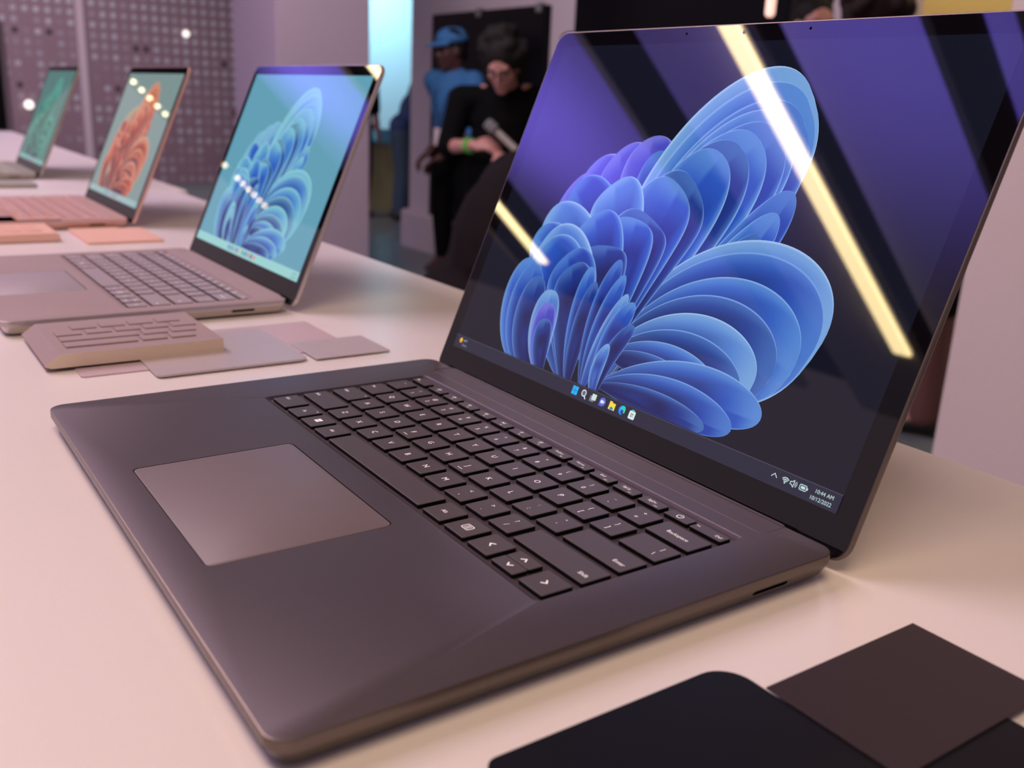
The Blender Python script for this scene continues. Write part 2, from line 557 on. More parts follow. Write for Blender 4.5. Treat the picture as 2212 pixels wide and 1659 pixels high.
def legend_mesh(key):
    """printed characters of one key, flat, in metres about the key's centre"""
    x0, x1, y0, y1, nm, leg, al = key
    F = Flat(0, 0)
    W, Hh = x1 - x0, y1 - y0
    c = (1, 1, 1)

    def txt(s, size, cx, cy, a='CENTER'):
        vs, fs = textmesh(s, size, a)
        n = len(F.v)
        ys = [v[1] for v in vs]
        mid = size * 0.35
        F.v += [((cx + v[0]) * mm, (cy + v[1] - mid) * mm, 0) for v in vs]
        F.c += [c] * len(vs)
        F.f += [tuple(n + i for i in f) for f in fs]

    def ic(g, cx, cy, s):
        if g == 'win':
            for dx in (-1, 1):
                for dy in (-1, 1):
                    F.rect(cx + dx * s * .29 - s * .25, cx + dx * s * .29 + s * .25, cy + dy * s * .29 - s * .25, cy + dy * s * .29 + s * .25, c)
        elif g == 'menu':
            F.stroke(rrect(cx - s * .62, cx + s * .62, cy - s * .5, cy + s * .5, s * .2, 3), s * .1, c, True)
            for dy in (-.25, 0, .25):
                F.stroke([(cx - s * .35, cy + dy * s), (cx + s * .35, cy + dy * s)], s * .09, c)
        elif g in ('left', 'right', 'up', 'down'):
            q = {'left': [(.3, .5), (-.3, 0), (.3, -.5)], 'right': [(-.3, .5), (.3, 0), (-.3, -.5)], 'up': [(-.5, -.3), (0, .3), (.5, -.3)], 'down': [(-.5, .3), (0, -.3), (.5, .3)]}[g]
            F.stroke([(cx + a * s, cy + b * s) for a, b in q], s * .22, c)
        elif g == 'power':
            F.arc(cx, cy, s * .5, pi * .68, pi * 2.32, s * .13, c, 14)
            F.stroke([(cx, cy + s * .1), (cx, cy + s * .62)], s * .13, c)
        elif g in ('mute', 'vold', 'volu'):
            F.stroke([(cx - s * .5, cy - s * .2), (cx - s * .25, cy - s * .2), (cx + s * .05, cy - s * .45), (cx + s * .05, cy + s * .45), (cx - s * .25, cy + s * .2), (cx - s * .5, cy + s * .2)], s * .12, c, True)
            if g == 'mute':
                F.stroke([(cx + .25 * s, cy - .2 * s), (cx + .6 * s, cy + .2 * s)], s * .1, c)
                F.stroke([(cx + .25 * s, cy + .2 * s), (cx + .6 * s, cy - .2 * s)], s * .1, c)
            else:
                F.arc(cx, cy, s * .3, -.8, .8, s * .1, c, 5)
                if g == 'volu':
                    F.arc(cx, cy, s * .55, -.8, .8, s * .1, c, 6)
        elif g == 'play':
            F.poly([(cx - .5 * s, cy - .4 * s), (cx + .1 * s, cy), (cx - .5 * s, cy + .4 * s)], c)
            for dx in (.25, .5):
                F.stroke([(cx + dx * s, cy - .4 * s), (cx + dx * s, cy + .4 * s)], s * .12, c)
        elif g in ('dim', 'bright', 'kbl'):
            if g == 'kbl':
                F.stroke(rrect(cx - s * .6, cx + s * .6, cy - s * .35, cy + s * .2, s * .1, 2), s * .1, c, True)
                F.stroke([(cx - .3 * s, cy - .08 * s), (cx + .3 * s, cy - .08 * s)], s * .12, c)
                F.stroke([(cx, cy + .35 * s), (cx, cy + .6 * s)], s * .1, c)
            else:
                F.arc(cx, cy, s * .24, 0, 2 * pi, s * .1, c, 10)
                for k in range(8):
                    a = k * pi / 4
                    e = .62 if g == 'bright' else .5
                    F.stroke([(cx + .38 * s * math.cos(a), cy + .38 * s * math.sin(a)), (cx + e * s * math.cos(a), cy + e * s * math.sin(a))], s * .1, c)

    if al == 'f':
        if leg[1].startswith('#'):
            ic(leg[1][1:], 0.0, 0.9, 2.4)
        else:
            txt(leg[1], 2.5, -1.0, 0.7)
        txt(leg[0], 1.55, 3.6 if not leg[1].startswith('#') else 1.6, -2.0)
    elif al == 'd':
        txt('Ins', 1.8, -W / 2 + 1.3, 0.5, 'LEFT')
        txt('Del', 2.5, W / 2 - 1.8, -0.2, 'RIGHT')
    elif isinstance(leg, tuple):
        ox = 0 if al != 'r' else W / 2 - 6
        txt(leg[0], 3.7, ox, -2.7)
        txt(leg[1], 3.5, ox, 2.9)
    elif leg.startswith('#'):
        ic(leg[1:], 0, 0, {'#power': 3.2, '#win': 3.6, '#menu': 4.0}.get(leg, 2.9))
    elif len(leg) == 1:
        txt(leg, 4.4, 0, 0)
        if leg in 'FJ':
            F.stroke([(-2.0, -5.0), (2.0, -5.0)], 0.35, c)
    elif leg:
        if al == 'l':
            txt(leg, 2.7, -W / 2 + 1.8, 0.5 if Hh > 10 else 0, 'LEFT')
        elif al == 'r':
            txt(leg, 3.0, W / 2 - 3.0, -2.2, 'RIGHT')
        else:
            txt(leg, 3.0, 0, -0.2)
    if nm in ('caps lock', 'function'):
        F.disc(W / 2 - 2.4, Hh / 2 - 2.2, 0.45, c, n=8)
    if not F.v:
        return None
    me = bpy.data.meshes.new('legend')
    me.from_pydata(F.v, [], F.f)
    return me


LEG = [legend_mesh(k) for k in KEYS]


def key_mesh(W, Hh, mats):
    """a scooped key cap with softened edges; top at z = 0, skirt down to -1.4 mm"""
    me = slab(-W / 2 * mm, W / 2 * mm, -Hh / 2 * mm, Hh / 2 * mm, 0.7 * mm,
              [(0, -2.0 * mm), (0, -0.30 * mm), (0.05 * mm, -0.10 * mm), (0.28 * mm, 0)], 3, mi=[1, 0, 0])
    for m in mats:
        me.materials.append(m)
    return me


def laptop(loc, W, D, bezb, DW, DH, th, name_label, mats, key_off, pad, well, art, tb, hinge_x, main):
    root = empty('laptop', loc, name_label, 'laptop', None)
    mb, me_, mk_, mks, mt = mats
    HZ = 12.0
    # ---------------- base: lofted shell with keyboard well, trackpad groove and hinge recess
    bm = bmesh.new()
    R = 8.5
    prof = [(13, 1.0), (6.5, 1.2), (3.6, 1.8), (2.7, 2.8), (0.35, 7.3), (0, 7.8), (0, 11.55), (0.12, 11.85), (0.45, 12.0)]
    loops = []
    for ins, z in prof:
        loops.append([(x * mm, y * mm, z * mm) for x, y in rrect(ins, W - ins, ins, D - ins, max(R - ins * .6, .5), 10)])
    rows = loft(bm, loops, cap0=True, cap1=False, mi=[1] * 7 + [1])
    edges = []
    n = len(rows[-1])
    for i in range(n):
        edges.append(bm.edges.get((rows[-1][i], rows[-1][(i + 1) % n])))

    def hole(lps, mis, cap=True, capmi=0):
        rws = [[bm.verts.new((x * mm, y * mm, z * mm)) for x, y, z in lp] for lp in lps]
        m_ = len(rws[0])
        for k in range(len(rws) - 1):
            for i in range(m_):
                f = bm.faces.new((rws[k][(i + 1) % m_], rws[k][i], rws[k + 1][i], rws[k + 1][(i + 1) % m_]))
                f.material_index = mis
        f = bm.faces.new(rws[-1])
        f.material_index = capmi
        for i in range(m_):
            edges.append(bm.edges.get((rws[0][i], rws[0][(i + 1) % m_])))
    wx0, wx1, wy0, wy1 = well
    L = []
    for t, z in ((0, 12), (0.10, 11.93), (0.30, 11.65), (0.62, 11.0), (1, 10.2)):
        q = rrect(wx0 + 0.5 * t, wx1 - 0.5 * t, wy0 + 3.4 * t, wy1 - 1.2 * t, (3.4 - 1.5 * t, 3.4 - 1.5 * t, 2.2, 2.2), 6)
        L.append([(x, y, z) for x, y in q])
    hole(L, 0)
    px0, px1, py0, py1 = pad
    q = rrect(px0 - .45, px1 + .45, py0 - .45, py1 + .45, 3.4, 5)
    hole([[(x, y, 12) for x, y in q], [(x, y, 11.2) for x, y in q]], 3, capmi=3)
    hx0, hx1 = hinge_x
    q = rrect(hx0, hx1, D - 15.3, D - 0.9, (3.5, 3.5, .6, .6), 5)
    hole([[(x, y, 12) for x, y in q], [(x, y, 11.0) for x, y in q]], 0)
    bmesh.ops.triangle_fill(bm, use_beauty=True, use_dissolve=False, edges=edges)
    bmesh.ops.recalc_face_normals(bm, faces=bm.faces[:])
    base = add('base', mk(bm), [mb, me_, mb, M['slot']], root)
    auto(base, 24)
    # ---------------- hinge cover, hinge barrel, trackpad, feet, port
    h = add('hinge_cover', slab((hx0 + .3) * mm, (hx1 - .3) * mm, (D - 15) * mm, (D + 1.6) * mm, 3.2 * mm, [(0, 10.2 * mm), (0, 11.65 * mm), (.25 * mm, 11.85 * mm)], 5), mb, root)
    auto(h)
    bm = bmesh.new()
    bmesh.ops.create_cone(bm, cap_ends=True, segments=20, radius1=3.6 * mm, radius2=3.6 * mm, depth=(hx1 - hx0 - 12) * mm,
                          matrix=Matrix.Translation(((hx0 + hx1) / 2 * mm, (D + 1.0) * mm, 7.2 * mm)) @ Matrix.Rotation(pi / 2, 4, 'Y'))
    add('hinge', mk(bm, smooth=True), M['slot'], root)
    t = add('trackpad', slab(px0 * mm, px1 * mm, py0 * mm, py1 * mm, 3.0 * mm, [(0, 11.25 * mm), (0, 11.9 * mm), (.12 * mm, 11.98 * mm)], 5), mt, root)
    auto(t)
    for fx in (30, W - 60):
        for fy in (16, D - 26):
            add('rubber_foot', slab(fx * mm, (fx + 30) * mm, fy * mm, (fy + 6) * mm, 3 * mm, [(0, 0.0), (0, 1.3 * mm)], 5), M['rubber'], root)
    bm = bmesh.new()
    py_a, py_b = (D - 49.5, D - 29.5)
    pts = [(py_a + 1, 6.6), (py_b - 1, 6.6), (py_b, 5.9), (py_b - .2, 5.1), (py_b - 1.2, 4.6), (py_a + 1.2, 4.6), (py_a + .2, 5.2), (py_a, 5.9)]
    # the slot lies on the slanted lower band of the side
    def side_x(z):
        return W - (0.35 + (7.3 - z) / 4.5 * 2.35)
    loft(bm, [[((side_x(z) - .6) * mm, y * mm, z * mm) for y, z in pts], [((side_x(z) + .12) * mm, y * mm, z * mm) for y, z in pts]])
    add('charging_port', mk(bm), M['slot'], root)
    # ---------------- keys
    dx, dy = key_off
    for i, kk in enumerate(KEYS):
        x0, x1, y0, y1, nm, leg, al = kk
        ck = (round(x1 - x0, 2), round(y1 - y0, 2), mk_.name)
        if ck not in _km:
            _km[ck] = key_mesh(x1 - x0, y1 - y0, (mk_, mks))
            for p in _km[ck].polygons:
                p.use_smooth = False
        ko = add('key', _km[ck], None, root)
        ko.location = ((x0 + x1) / 2 * mm + dx * mm, (y0 + y1) / 2 * mm + dy * mm, 12.25 * mm)
        if main:
            ko['label'] = nm + ' key'
        if LEG[i] is not None:
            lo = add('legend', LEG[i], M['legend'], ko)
            lo.location = (0, 0, 0.03 * mm)
    # ---------------- lid
    Hh = bezb + DH + 10.4
    lidm = Matrix.Translation((0, (D + 5.7) * mm, 10.25 * mm)) @ Matrix.Rotation(pi / 2 - th, 4, 'X')
    def lidpart(name, me, m, parent=None):
        if parent is None:
            o = add(name, me, m, root)
            o.matrix_local = lidm
        else:
            o = add(name, me, m, parent)
        return o
    # local lid frame: x right, y up the lid, z out of the glass
    lid = lidpart('lid', slab(0, W * mm, -6 * mm, Hh * mm, 9 * mm, [(3.0 * mm, -4.6 * mm), (1.0 * mm, -4.3 * mm), (0.2 * mm, -3.6 * mm), (0, -3.0 * mm), (0, -0.35 * mm), (.25 * mm, -.05 * mm)], 8), me_)
    auto(lid, 40)
    gl = lidpart('screen_glass', slab(.75 * mm, (W - .75) * mm, -5.3 * mm, (Hh - .75) * mm, 8.3 * mm, [(0, -0.4 * mm), (0, .0), (.12 * mm, .08 * mm)], 8), M['bezel'])
    auto(gl, 20)
    dx0 = (W - DW) / 2
    sx, sy = DW / 316.7, DH / 214.9
    disp = lidpart('display', art, M['screen'] if main else M['screen_pale'])
    disp.matrix_local = lidm @ Matrix.Translation((dx0 * mm, bezb * mm, 0.10 * mm)) @ Matrix.Diagonal((sx, sy, 1, 1))
    if main:
        for nme, x, y, r in (('microphone', 124.3, 233.5, .75), ('microphone', 213.3, 233.8, .75)):
            bm = bmesh.new()
            bmesh.ops.create_cone(bm, cap_ends=True, segments=16, radius1=r * mm, radius2=r * mm, depth=.1 * mm)
            o = lidpart(nme, mk(bm), M['slot'])
            o.matrix_local = lidm @ Matrix.Translation((x * mm, y * mm, .09 * mm))
        bm = bmesh.new()
        bmesh.ops.create_cone(bm, cap_ends=True, segments=20, radius1=1.5 * mm, radius2=1.3 * mm, depth=.12 * mm)
        o = lidpart('webcam', mk(bm), M['trackpad'])
        o.matrix_local = lidm @ Matrix.Translation((169 * mm, 233.4 * mm, .09 * mm))
    tb(disp)
    return root


_km = {}


def add_ui(parent, name, F, z, label=None):
    o = add(name, F.mesh(), M['screen'] if parent.data.materials[0] == M['screen'] else M['screen_pale'], parent)
    o.location = (0, 0, z)
    if label:
        o['label'] = label
    return o


def flat_text(F, s, size, x, y, col, al='CENTER'):
    vs, fs = textmesh(s, size, al)
    n = len(F.v)
    F.z += F.dz
    F.v += [((x + v[0]) * mm, (y + v[1]) * mm, F.z) for v in vs]
    F.c += [col] * len(vs)
    F.f += [tuple(n + i for i in f) for f in fs]


def taskbar_main(disp):
    Z = 0.34 * mm
    F = Flat()
    F.rect(0, 316.7, 0, 8.5, c255(38, 38, 56))
    F.rect(0, 316.7, 8.4, 8.62, c255(86, 86, 108))
    add_ui(disp, 'taskbar', F, Z)
    Z += 0.012 * mm
    cy, s = 4.7, 2.55
    X = [133.2 + i * 8.27 for i in range(7)]
    F = Flat()
    for dx in (-1, 1):
        for dy in (-1, 1):
            F.rect(X[0] + dx * 1.3 - 1.2, X[0] + dx * 1.3 + 1.2, cy + dy * 1.3 - 1.2, cy + dy * 1.3 + 1.2, c255(20, 175, 245), .2)
    add_ui(disp, 'taskbar_icon', F, Z, 'blue four-pane start icon')
    F = Flat()
    F.disc(X[1] - .2, cy + .5, 1.55, c255(90, 104, 112))
    F.arc(X[1] - .2, cy + .5, 1.75, 0, 2 * pi, .62, c255(222, 222, 240), 20)
    F.stroke([(X[1] + .9, cy - .8), (X[1] + 2.1, cy - 2.4)], .75, c255(222, 222, 240))
    add_ui(disp, 'taskbar_icon', F, Z, 'white magnifier search icon')
    F = Flat()
    F.rect(X[2] - 2.6, X[2] + 1.0, cy - 2.3, cy + 1.1, c255(120, 128, 130), .3)
    F.rect(X[2] - 1.2, X[2] + 2.5, cy - 1.2, cy + 2.3, c255(205, 225, 222), .3)
    add_ui(disp, 'taskbar_icon', F, Z, 'pale overlapping squares icon')
    F = Flat()
    F.poly([(X[3] - 2.6, cy - 2.6), (X[3] + .2, cy - 2.4), (X[3] - 2.3, cy)], c255(70, 80, 200))
    F.disc(X[3], cy, 2.5, c255(92, 104, 216))
    F.rect(X[3] - 1.6, X[3] + .7, cy - .9, cy + .9, c255(225, 232, 250), .4)
    F.poly([(X[3] + .7, cy - .2), (X[3] + 1.5, cy - .7), (X[3] + 1.5, cy + .7), (X[3] + .7, cy + .2)], c255(225, 232, 250))
    add_ui(disp, 'taskbar_icon', F, Z, 'round violet chat icon')
    F = Flat()
    F.poly([(X[4] - 2.5, cy - 2.2), (X[4] + 2.5, cy - 2.2), (X[4] + 2.5, cy + 1.7), (X[4] + .2, cy + 1.7), (X[4] - .6, cy + 2.4), (X[4] - 2.5, cy + 2.4)], c255(248, 214, 72))
    F.rect(X[4] - 2.5, X[4] + 2.5, cy - 2.2, cy - 1.4, c255(240, 230, 150))
    F.disc(X[4], cy - 2.0, 1.5, c255(20, 130, 190), a0=0, a1=pi)
    add_ui(disp, 'taskbar_icon', F, Z, 'yellow folder icon')
    F = Flat()
    F.disc(X[5], cy, 2.55, c255(20, 140, 235))
    F.disc(X[5] + .5, cy + .6, 2.05, c255(24, 196, 225))
    F.disc(X[5] + 1.2, cy - .1, 1.3, c255(60, 215, 130))
    F.disc(X[5] + .3, cy - .7, 1.15, c255(24, 70, 175))
    F.poly([(X[5] + .2, cy - .9), (X[5] + 2.7, cy - 1.5), (X[5] + 1.3, cy - 2.9), (X[5] + .5, cy - 2.2)], c255(44, 44, 66))
    add_ui(disp, 'taskbar_icon', F, Z, 'blue and green swirl browser icon')
    F = Flat()
    F.rect(X[6] - 1.4, X[6] + 1.4, cy + 1.2, cy + 2.6, c255(90, 170, 190), .4)
    F.rect(X[6] - 2.4, X[6] + 2.4, cy - 2.6, cy + 1.8, c255(215, 232, 236), .6)
    for dx, dy, cc in ((-1, 1, (190, 90, 70)), (1, 1, (90, 140, 80)), (-1, -1, (50, 130, 160)), (1, -1, (200, 170, 90))):
        F.rect(X[6] + dx * .55 - .42, X[6] + dx * .55 + .42, cy - .4 + dy * .55 - .42, cy - .4 + dy * .55 + .42, c255(*cc))
    add_ui(disp, 'taskbar_icon', F, Z, 'white shopping bag store icon')
    F = Flat()
    F.disc(6.9, 5.5, 1.75, c255(236, 158, 52))
    F.disc(7.1, 6.0, 1.1, c255(240, 190, 70))
    add_ui(disp, 'weather_icon', F, Z, 'round orange sun icon')
    wt = c255(196, 222, 224)
    F = Flat()
    flat_text(F, '60\u00b0F', 2.35, 10.0, 5.2, c255(170, 180, 200), 'LEFT')
    flat_text(F, 'Sunny', 2.35, 9.6, 2.2, c255(150, 155, 175), 'LEFT')
    add_ui(disp, 'weather_text', F, Z)
    F = Flat()
    F.stroke([(279.3, 4.3), (280.8, 5.9), (282.3, 4.3)], .38, wt)
    add_ui(disp, 'tray_icon', F, Z, 'small white chevron')
    F = Flat()
    for r in (.9, 1.7, 2.5):
        F.arc(287.2, 3.5, r, pi * .25, pi * .75, .42, wt, 8)
    F.disc(287.2, 3.6, .4, wt, n=8)
    add_ui(disp, 'tray_icon', F, Z, 'white wireless signal icon')
    F = Flat()
    F.stroke([(290.0, 4.2), (290.8, 4.2), (291.9, 3.2), (291.9, 6.4), (290.8, 5.4), (290.0, 5.4)], .35, wt, True)
    F.arc(292.0, 4.8, .8, -.9, .9, .3, wt, 5)
    F.arc(292.0, 4.8, 1.6, -.9, .9, .3, wt, 6)
    add_ui(disp, 'tray_icon', F, Z, 'white speaker icon')
    F = Flat()
    F.stroke(rrect(295.2, 298.9, 3.6, 6.0, .5, 2), .35, wt, True)
    F.rect(295.9, 298.2, 4.2, 5.4, wt, .1)
    F.rect(299.1, 299.7, 4.3, 5.3, wt)
    add_ui(disp, 'tray_icon', F, Z, 'white battery icon')
    F = Flat()
    flat_text(F, '10:44 AM', 2.55, 313.2, 4.9, wt, 'RIGHT')
    flat_text(F, '10/12/2022', 2.55, 313.2, 1.6, wt, 'RIGHT')
    add_ui(disp, 'clock_text', F, Z)


def taskbar_small(color):
    def f(disp):
        F = Flat()
        F.rect(0, 316.7, 0, 10.0, color)
        add_ui(disp, 'taskbar', F, 0.34 * mm)
        cs = [(30, 120, 220), (110, 120, 140), (150, 150, 170), (110, 110, 200), (220, 180, 70), (30, 150, 200), (60, 120, 160), (200, 110, 110), (60, 90, 150), (230, 120, 110)]
        for i, c in enumerate(cs):
            F = Flat()
            F.rect(112 + i * 9.0, 117 + i * 9.0, 2.6, 7.6, c255(*c), 1)
            add_ui(disp, 'taskbar_icon', F, 0.35 * mm)
        F = Flat()
        flat_text(F, '10:44 AM', 3.0, 312, 5.6, c255(70, 90, 110), 'RIGHT')
        flat_text(F, '10/12/2022', 3.0, 312, 1.6, c255(70, 90, 110), 'RIGHT')
        add_ui(disp, 'clock_text', F, 0.35 * mm)
    return f


# ------------------------------------------------------------------ the four laptops
F = Flat()
wallpaper(F, c255(15, 17, 31), (PAL_A, PAL_B, PAL_V, PAL_T))
art15 = F.mesh('display_art')
laptop((0, 0, TZ), 339.5, 243.2, 13.0, 316.7, 214.9, 0.3877,
       'large matte black open laptop nearest the viewer, blue ribbon picture on its dark screen',
       (M['black_metal'], M['black_edge'], M['key_black'], M['key_side'], M['trackpad']), (0, 0),
       (115.7, 227.6, 17.3, 94.9), (36.0, 310.4, 109.2, 218.2), art15, taskbar_main, (27, 311.6), True)


def rp(*a):
    return tuple(c255(*x) for x in a)


F = Flat()
lb = (rp((30, 50, 150), (50, 100, 196), (120, 180, 205), (150, 205, 215)), rp((36, 70, 176), (70, 130, 205), (125, 190, 210), (155, 208, 218)),
      rp((110, 150, 205), (120, 172, 208), (128, 188, 210), (140, 200, 212)), rp((50, 100, 190), (100, 165, 205), (130, 196, 210), (150, 206, 214)))
wallpaper(F, c255(98, 158, 180), lb, 26, 11)
laptop((-0.5255, 0.2261 - 0.2216, TZ), 306.8, 221.6, 15.6, 286.5, 190.4, 0.40,
       'platinum laptop with pale blue ribbon screen behind the large black laptop',
       (M['plat'], M['plat_metal'], M['plat_key'], M['key_side'], M['plat_key']), (-20.5, -19),
       (102, 205, 12, 80), (15.5, 290, 90.2, 199.2), F.mesh('display_art'), taskbar_small(c255(150, 205, 205)), (20, 287), False)
F = Flat()
rb = (rp((70, 20, 16), (150, 52, 44), (196, 110, 80), (210, 150, 120)), rp((96, 26, 22), (176, 70, 52), (204, 128, 100), (214, 160, 130)),
      rp((150, 100, 80), (176, 140, 110), (170, 164, 140), (160, 170, 150)), rp((120, 40, 34), (186, 96, 74), (205, 140, 118), (190, 170, 150)))
wallpaper(F, c255(124, 146, 145), rb, 20, 9)
laptop((-1.0908, 0.2286 - 0.223, TZ), 307.5, 223, 14.9, 287.0, 190.6, 0.40,
       'rose sandstone laptop with a red ribbon screen, third along the table',
       (M['sand'], M['sand'], M['sand_key'], M['sand_key'], M['sand_key']), (-20.5, -18),
       (102, 205, 12, 80), (15.5, 290, 91.2, 200.2), F.mesh('display_art'), taskbar_small(c255(150, 180, 182)), (20, 287), False)
F = Flat()
gb = (rp((12, 30, 30), (30, 96, 84), (64, 150, 130), (80, 160, 140)), rp((16, 50, 46), (40, 124, 104), (70, 150, 134), (84, 160, 142)),
      rp((60, 120, 110), (74, 140, 128), (80, 148, 136), (86, 150, 140)), rp((30, 90, 80), (60, 140, 122), (78, 150, 136), (86, 152, 142)))
wallpaper(F, c255(70, 118, 112), gb, 20, 9)
laptop((-1.7991, 0.2288 - 0.223, TZ), 307.5, 223, 15.5, 286.5, 193.0, 0.40,
       'sage laptop with a green ribbon screen, farthest along the table',
       (M['sage'], M['sage'], M['sage_key'], M['sage_key'], M['sage_key']), (-20.5, -18),
       (102, 205, 12, 80), (15.5, 290, 91.2, 200.2), F.mesh('display_art'), taskbar_small(c255(120, 170, 165)), (20, 287), False)


# ------------------------------------------------------------------ tables
def table(x0, x1, y0, y1, label):
    r = empty('display_table', ((x0 + x1) / 2, (y0 + y1) / 2, 0), label, 'table', 'white display tables end to end')
    hx, hy = (x1 - x0) / 2, (y1 - y0) / 2
    o = add('tabletop', slab(-hx, hx, -hy, hy, .004, [(.004, TZ - .05), (0, TZ - .046), (0, TZ - .003), (.001, TZ - .0008), (.003, TZ)], 3), M['table'], r)
    auto(o)
    for sx in (-1, 1):
        add('side_panel', boxmesh(sx * (hx - .03) - .025, sx * (hx - .03) + .025, -hy + .03, hy - .03, 0, TZ - .05), M['table'], r)
    add('back_panel', boxmesh(-hx + .055, hx - .055, hy - .08, hy - .04, 0, TZ - .05), M['table'], r)
    return r


table(-1.2575, 1.35, -0.62, 0.425, 'long white display table under the black, platinum and rose laptops')
table(-3.40, -1.2605, -0.62, 0.445, 'white display table carrying the sage laptop at the far end')


# ------------------------------------------------------------------ finish samples lying on the table
def card(name, label, x0, x1, y0, y1, z0, z1, r, m, cat='sample card', group=None):
    cx, cy = (x0 + x1) / 2, (y0 + y1) / 2
    o = add(name, slab((x0 - cx) * mm, (x1 - cx) * mm, (y0 - cy) * mm, (y1 - cy) * mm, r if not isinstance(r, (int, float)) else r * mm,
                       [(.1 * mm, 0), (0, .1 * mm), (0, (z1 - z0 - .15) * mm), (.15 * mm, (z1 - z0) * mm)], 8), m)
    o.location = (cx * mm, cy * mm, TZ + z0 * mm)
    auto(o)
    tag(o, label, cat, group)
    return o


card('sample_card', 'pale rounded metal sample card partly under the grey key sample', -168, -66, 76, 181, 1.0, 2.6, (4e-3, 4e-3, 7e-3, 4e-3), M['swatch_pale'])
card('sample_card', 'large lilac sample card showing behind the pale rounded one', -182, -89, 34, 226, 0, 0.95, 3, M['swatch_lilac'])
card('sample_card', 'small square pale sample card beside the black laptop corner', -116, -65, 186, 245, 1.0, 1.9, 1.5, M['swatch_pale'])
card('sample_card', 'near-black thick sample slab with rounded corners at the bottom edge', 363.5, 455, 53, 153, 0.0, 2.4, (5e-3, 5e-3, 12e-3, 12e-3), M['swatch_black'])
card('sample_card', 'dark brown square sample card beside the near-black slab', 381, 432.5, 153.2, 234.5, 2.45, 3.1, .4, M['swatch_brown'])
card('sample_card', 'black sample slab underneath the dark brown card', 400, 500, 160, 209.5, 0.0, 2.35, 6, M['swatch_black'])

# keyboard sample in front of the platinum laptop
r = empty('key_sample', (-0.1577, 0.075, TZ + 0.0026), 'grey keyboard sample block with a pale edge lying on the sample cards', 'keyboard sample')
W_, D_, H_ = 96, 118, 9.2
bm = bmesh.new()
# block: slanted front end, side facing +x painted paler as if lit
pf = [(-59, 1.6), (-59, 2.4), (-49.5, H_), (59, H_), (59, 0), (-55, 0)]
loft(bm, [[(-48 * mm, y * mm, z * mm) for y, z in pf], [(48 * mm, y * mm, z * mm) for y, z in pf]])
for f in bm.faces:
    c = f.calc_center_median()
    if c.x > 0.04:
        f.material_index = 1
bmesh.ops.recalc_face_normals(bm, faces=bm.faces[:])
o = add('block', mk(bm), [M['plat'], mat('pale_lit_side', (0.72, 0.60, 0.48), 0.4, 0.1)], r)
cols = [(-46, -33)]
sk = [  # x0,x1,y0,y1 rows run along y
    (28, 43, -38, 12), (28, 43, 15.5, 0), ]
rowsk = [(23.5, 37, [(-42, 6), (8.5, 26), (28.5, 46)]), (7.5, 21, [(-42, 12), (14.5, 32), (34.5, 51)]), (-9, 5, [(-42, -25), (-22.5, -5), (-2.5, 15), (17.5, 35)]),
         ]
rowsk = [(20, 34, [(-43, 4), (7, 24), (27, 44)]), (3, 17, [(-43, 9), (12, 29), (32, 49)]), (-14, 0, [(-43, -26), (-23, -6), (-3, 14), (17, 34), (37, 54)]), (-31, -17, [(-30, -13), (-10, 7), (10, 27), (30, 47)])]
for x0, x1, ks in rowsk:
    for y0, y1 in ks:
        o = add('key', slab((x0 + .6) * mm, (x1 - .6) * mm, y0 * mm, y1 * mm, .8 * mm, [(0, (H_ - .3) * mm), (0, (H_ + .9) * mm), (.3 * mm, (H_ + 1.2) * mm)], 3), M['plat'], r)

# rose laptop's samples
r = empty('key_sample', (-0.735, 0.095, TZ), 'blurred peach keyboard sample block in front of the rose laptop', 'keyboard sample')
add('block', bevbox(-.05, .05, -.10, .032, 0, .010, .0015), M['swatch_peach'], r)
for i in range(4):
    for j in range(5):
        add('key', slab((-40 + i * 18) * mm, (-26 + i * 18) * mm, (-90 + j * 22) * mm, (-71 + j * 22) * mm, .8 * mm, [(0, 9.8 * mm), (0, 10.9 * mm), (.3 * mm, 11.1 * mm)], 3), M['swatch_peach'], r)
card('sample_card', 'copper coloured sample card behind the peach key sample', -842, -790, -40, 148, 0, 12, 2, M['swatch_copper'])
card('sample_card', 'orange-peach sample card right of the peach key sample', -765, -650, 150, 238, 0, 3.2, 4, M['swatch_peach'])
card('sample_card', 'greyish peach sample card under the orange-peach one', -830, -770, 152, 212, 0, 2.4, 4, mat('tan_swatch', (.62, .45, .38), .5))
card('sample_card', 'grey-green rounded sample lying in front of the sage laptop', -1412, -1330, 90, 205, 0, 6, 12, mat('sage_swatch', (.32, .31, .27), .5))

# ------------------------------------------------------------------ room shell
struct(add('floor', boxmesh(-15, 4, -7, 12, -.1, 0), M['floor']))


def wall(name, x0, x1, y0, y1, z0, z1, m, kind=True):
    o = add(name, boxmesh(x0, x1, y0, y1, z0, z1), m)
    struct(o)
    return o


wall('wall_back', -6.235, -2.04, 3.6, 3.75, 0, 3.5, M['wall_white'])
wall('wall_end', -3.6, -2.11, 4.62, 4.75, 0, 3.5, M['yellow_wall'])
wall('wall_right', -2.11, 3.5, 4.60, 4.75, 0, 3.5, M['column'])
wall('wall_far', -14.2, -9.5, 9.2, 9.35, 0, 3.5, M['cyan_wall'])
wall('wall_left', -12.95, -12.8, 3.0, 9.2, 0, 3.5, M['cyan_wall'])
# rounded foot of the back wall end, standing a little proud
o = add('baseboard_back', slab(-6.26, -5.70, 3.52, 3.76, .05, [(0, 0), (0, .262), (.02, .282)], 5), M['wall_white'])
struct(auto(o))

# perforated wall, dots made procedurally
m = mat('perforated_panel', s2l((132, 108, 120)), 0.7)
nt = m.node_tree
bs = nt.nodes['Principled BSDF']
tc = nt.nodes.new('ShaderNodeTexCoord')
sep = nt.nodes.new('ShaderNodeSeparateXYZ')
nt.links.new(tc.outputs['Object'], sep.inputs[0])


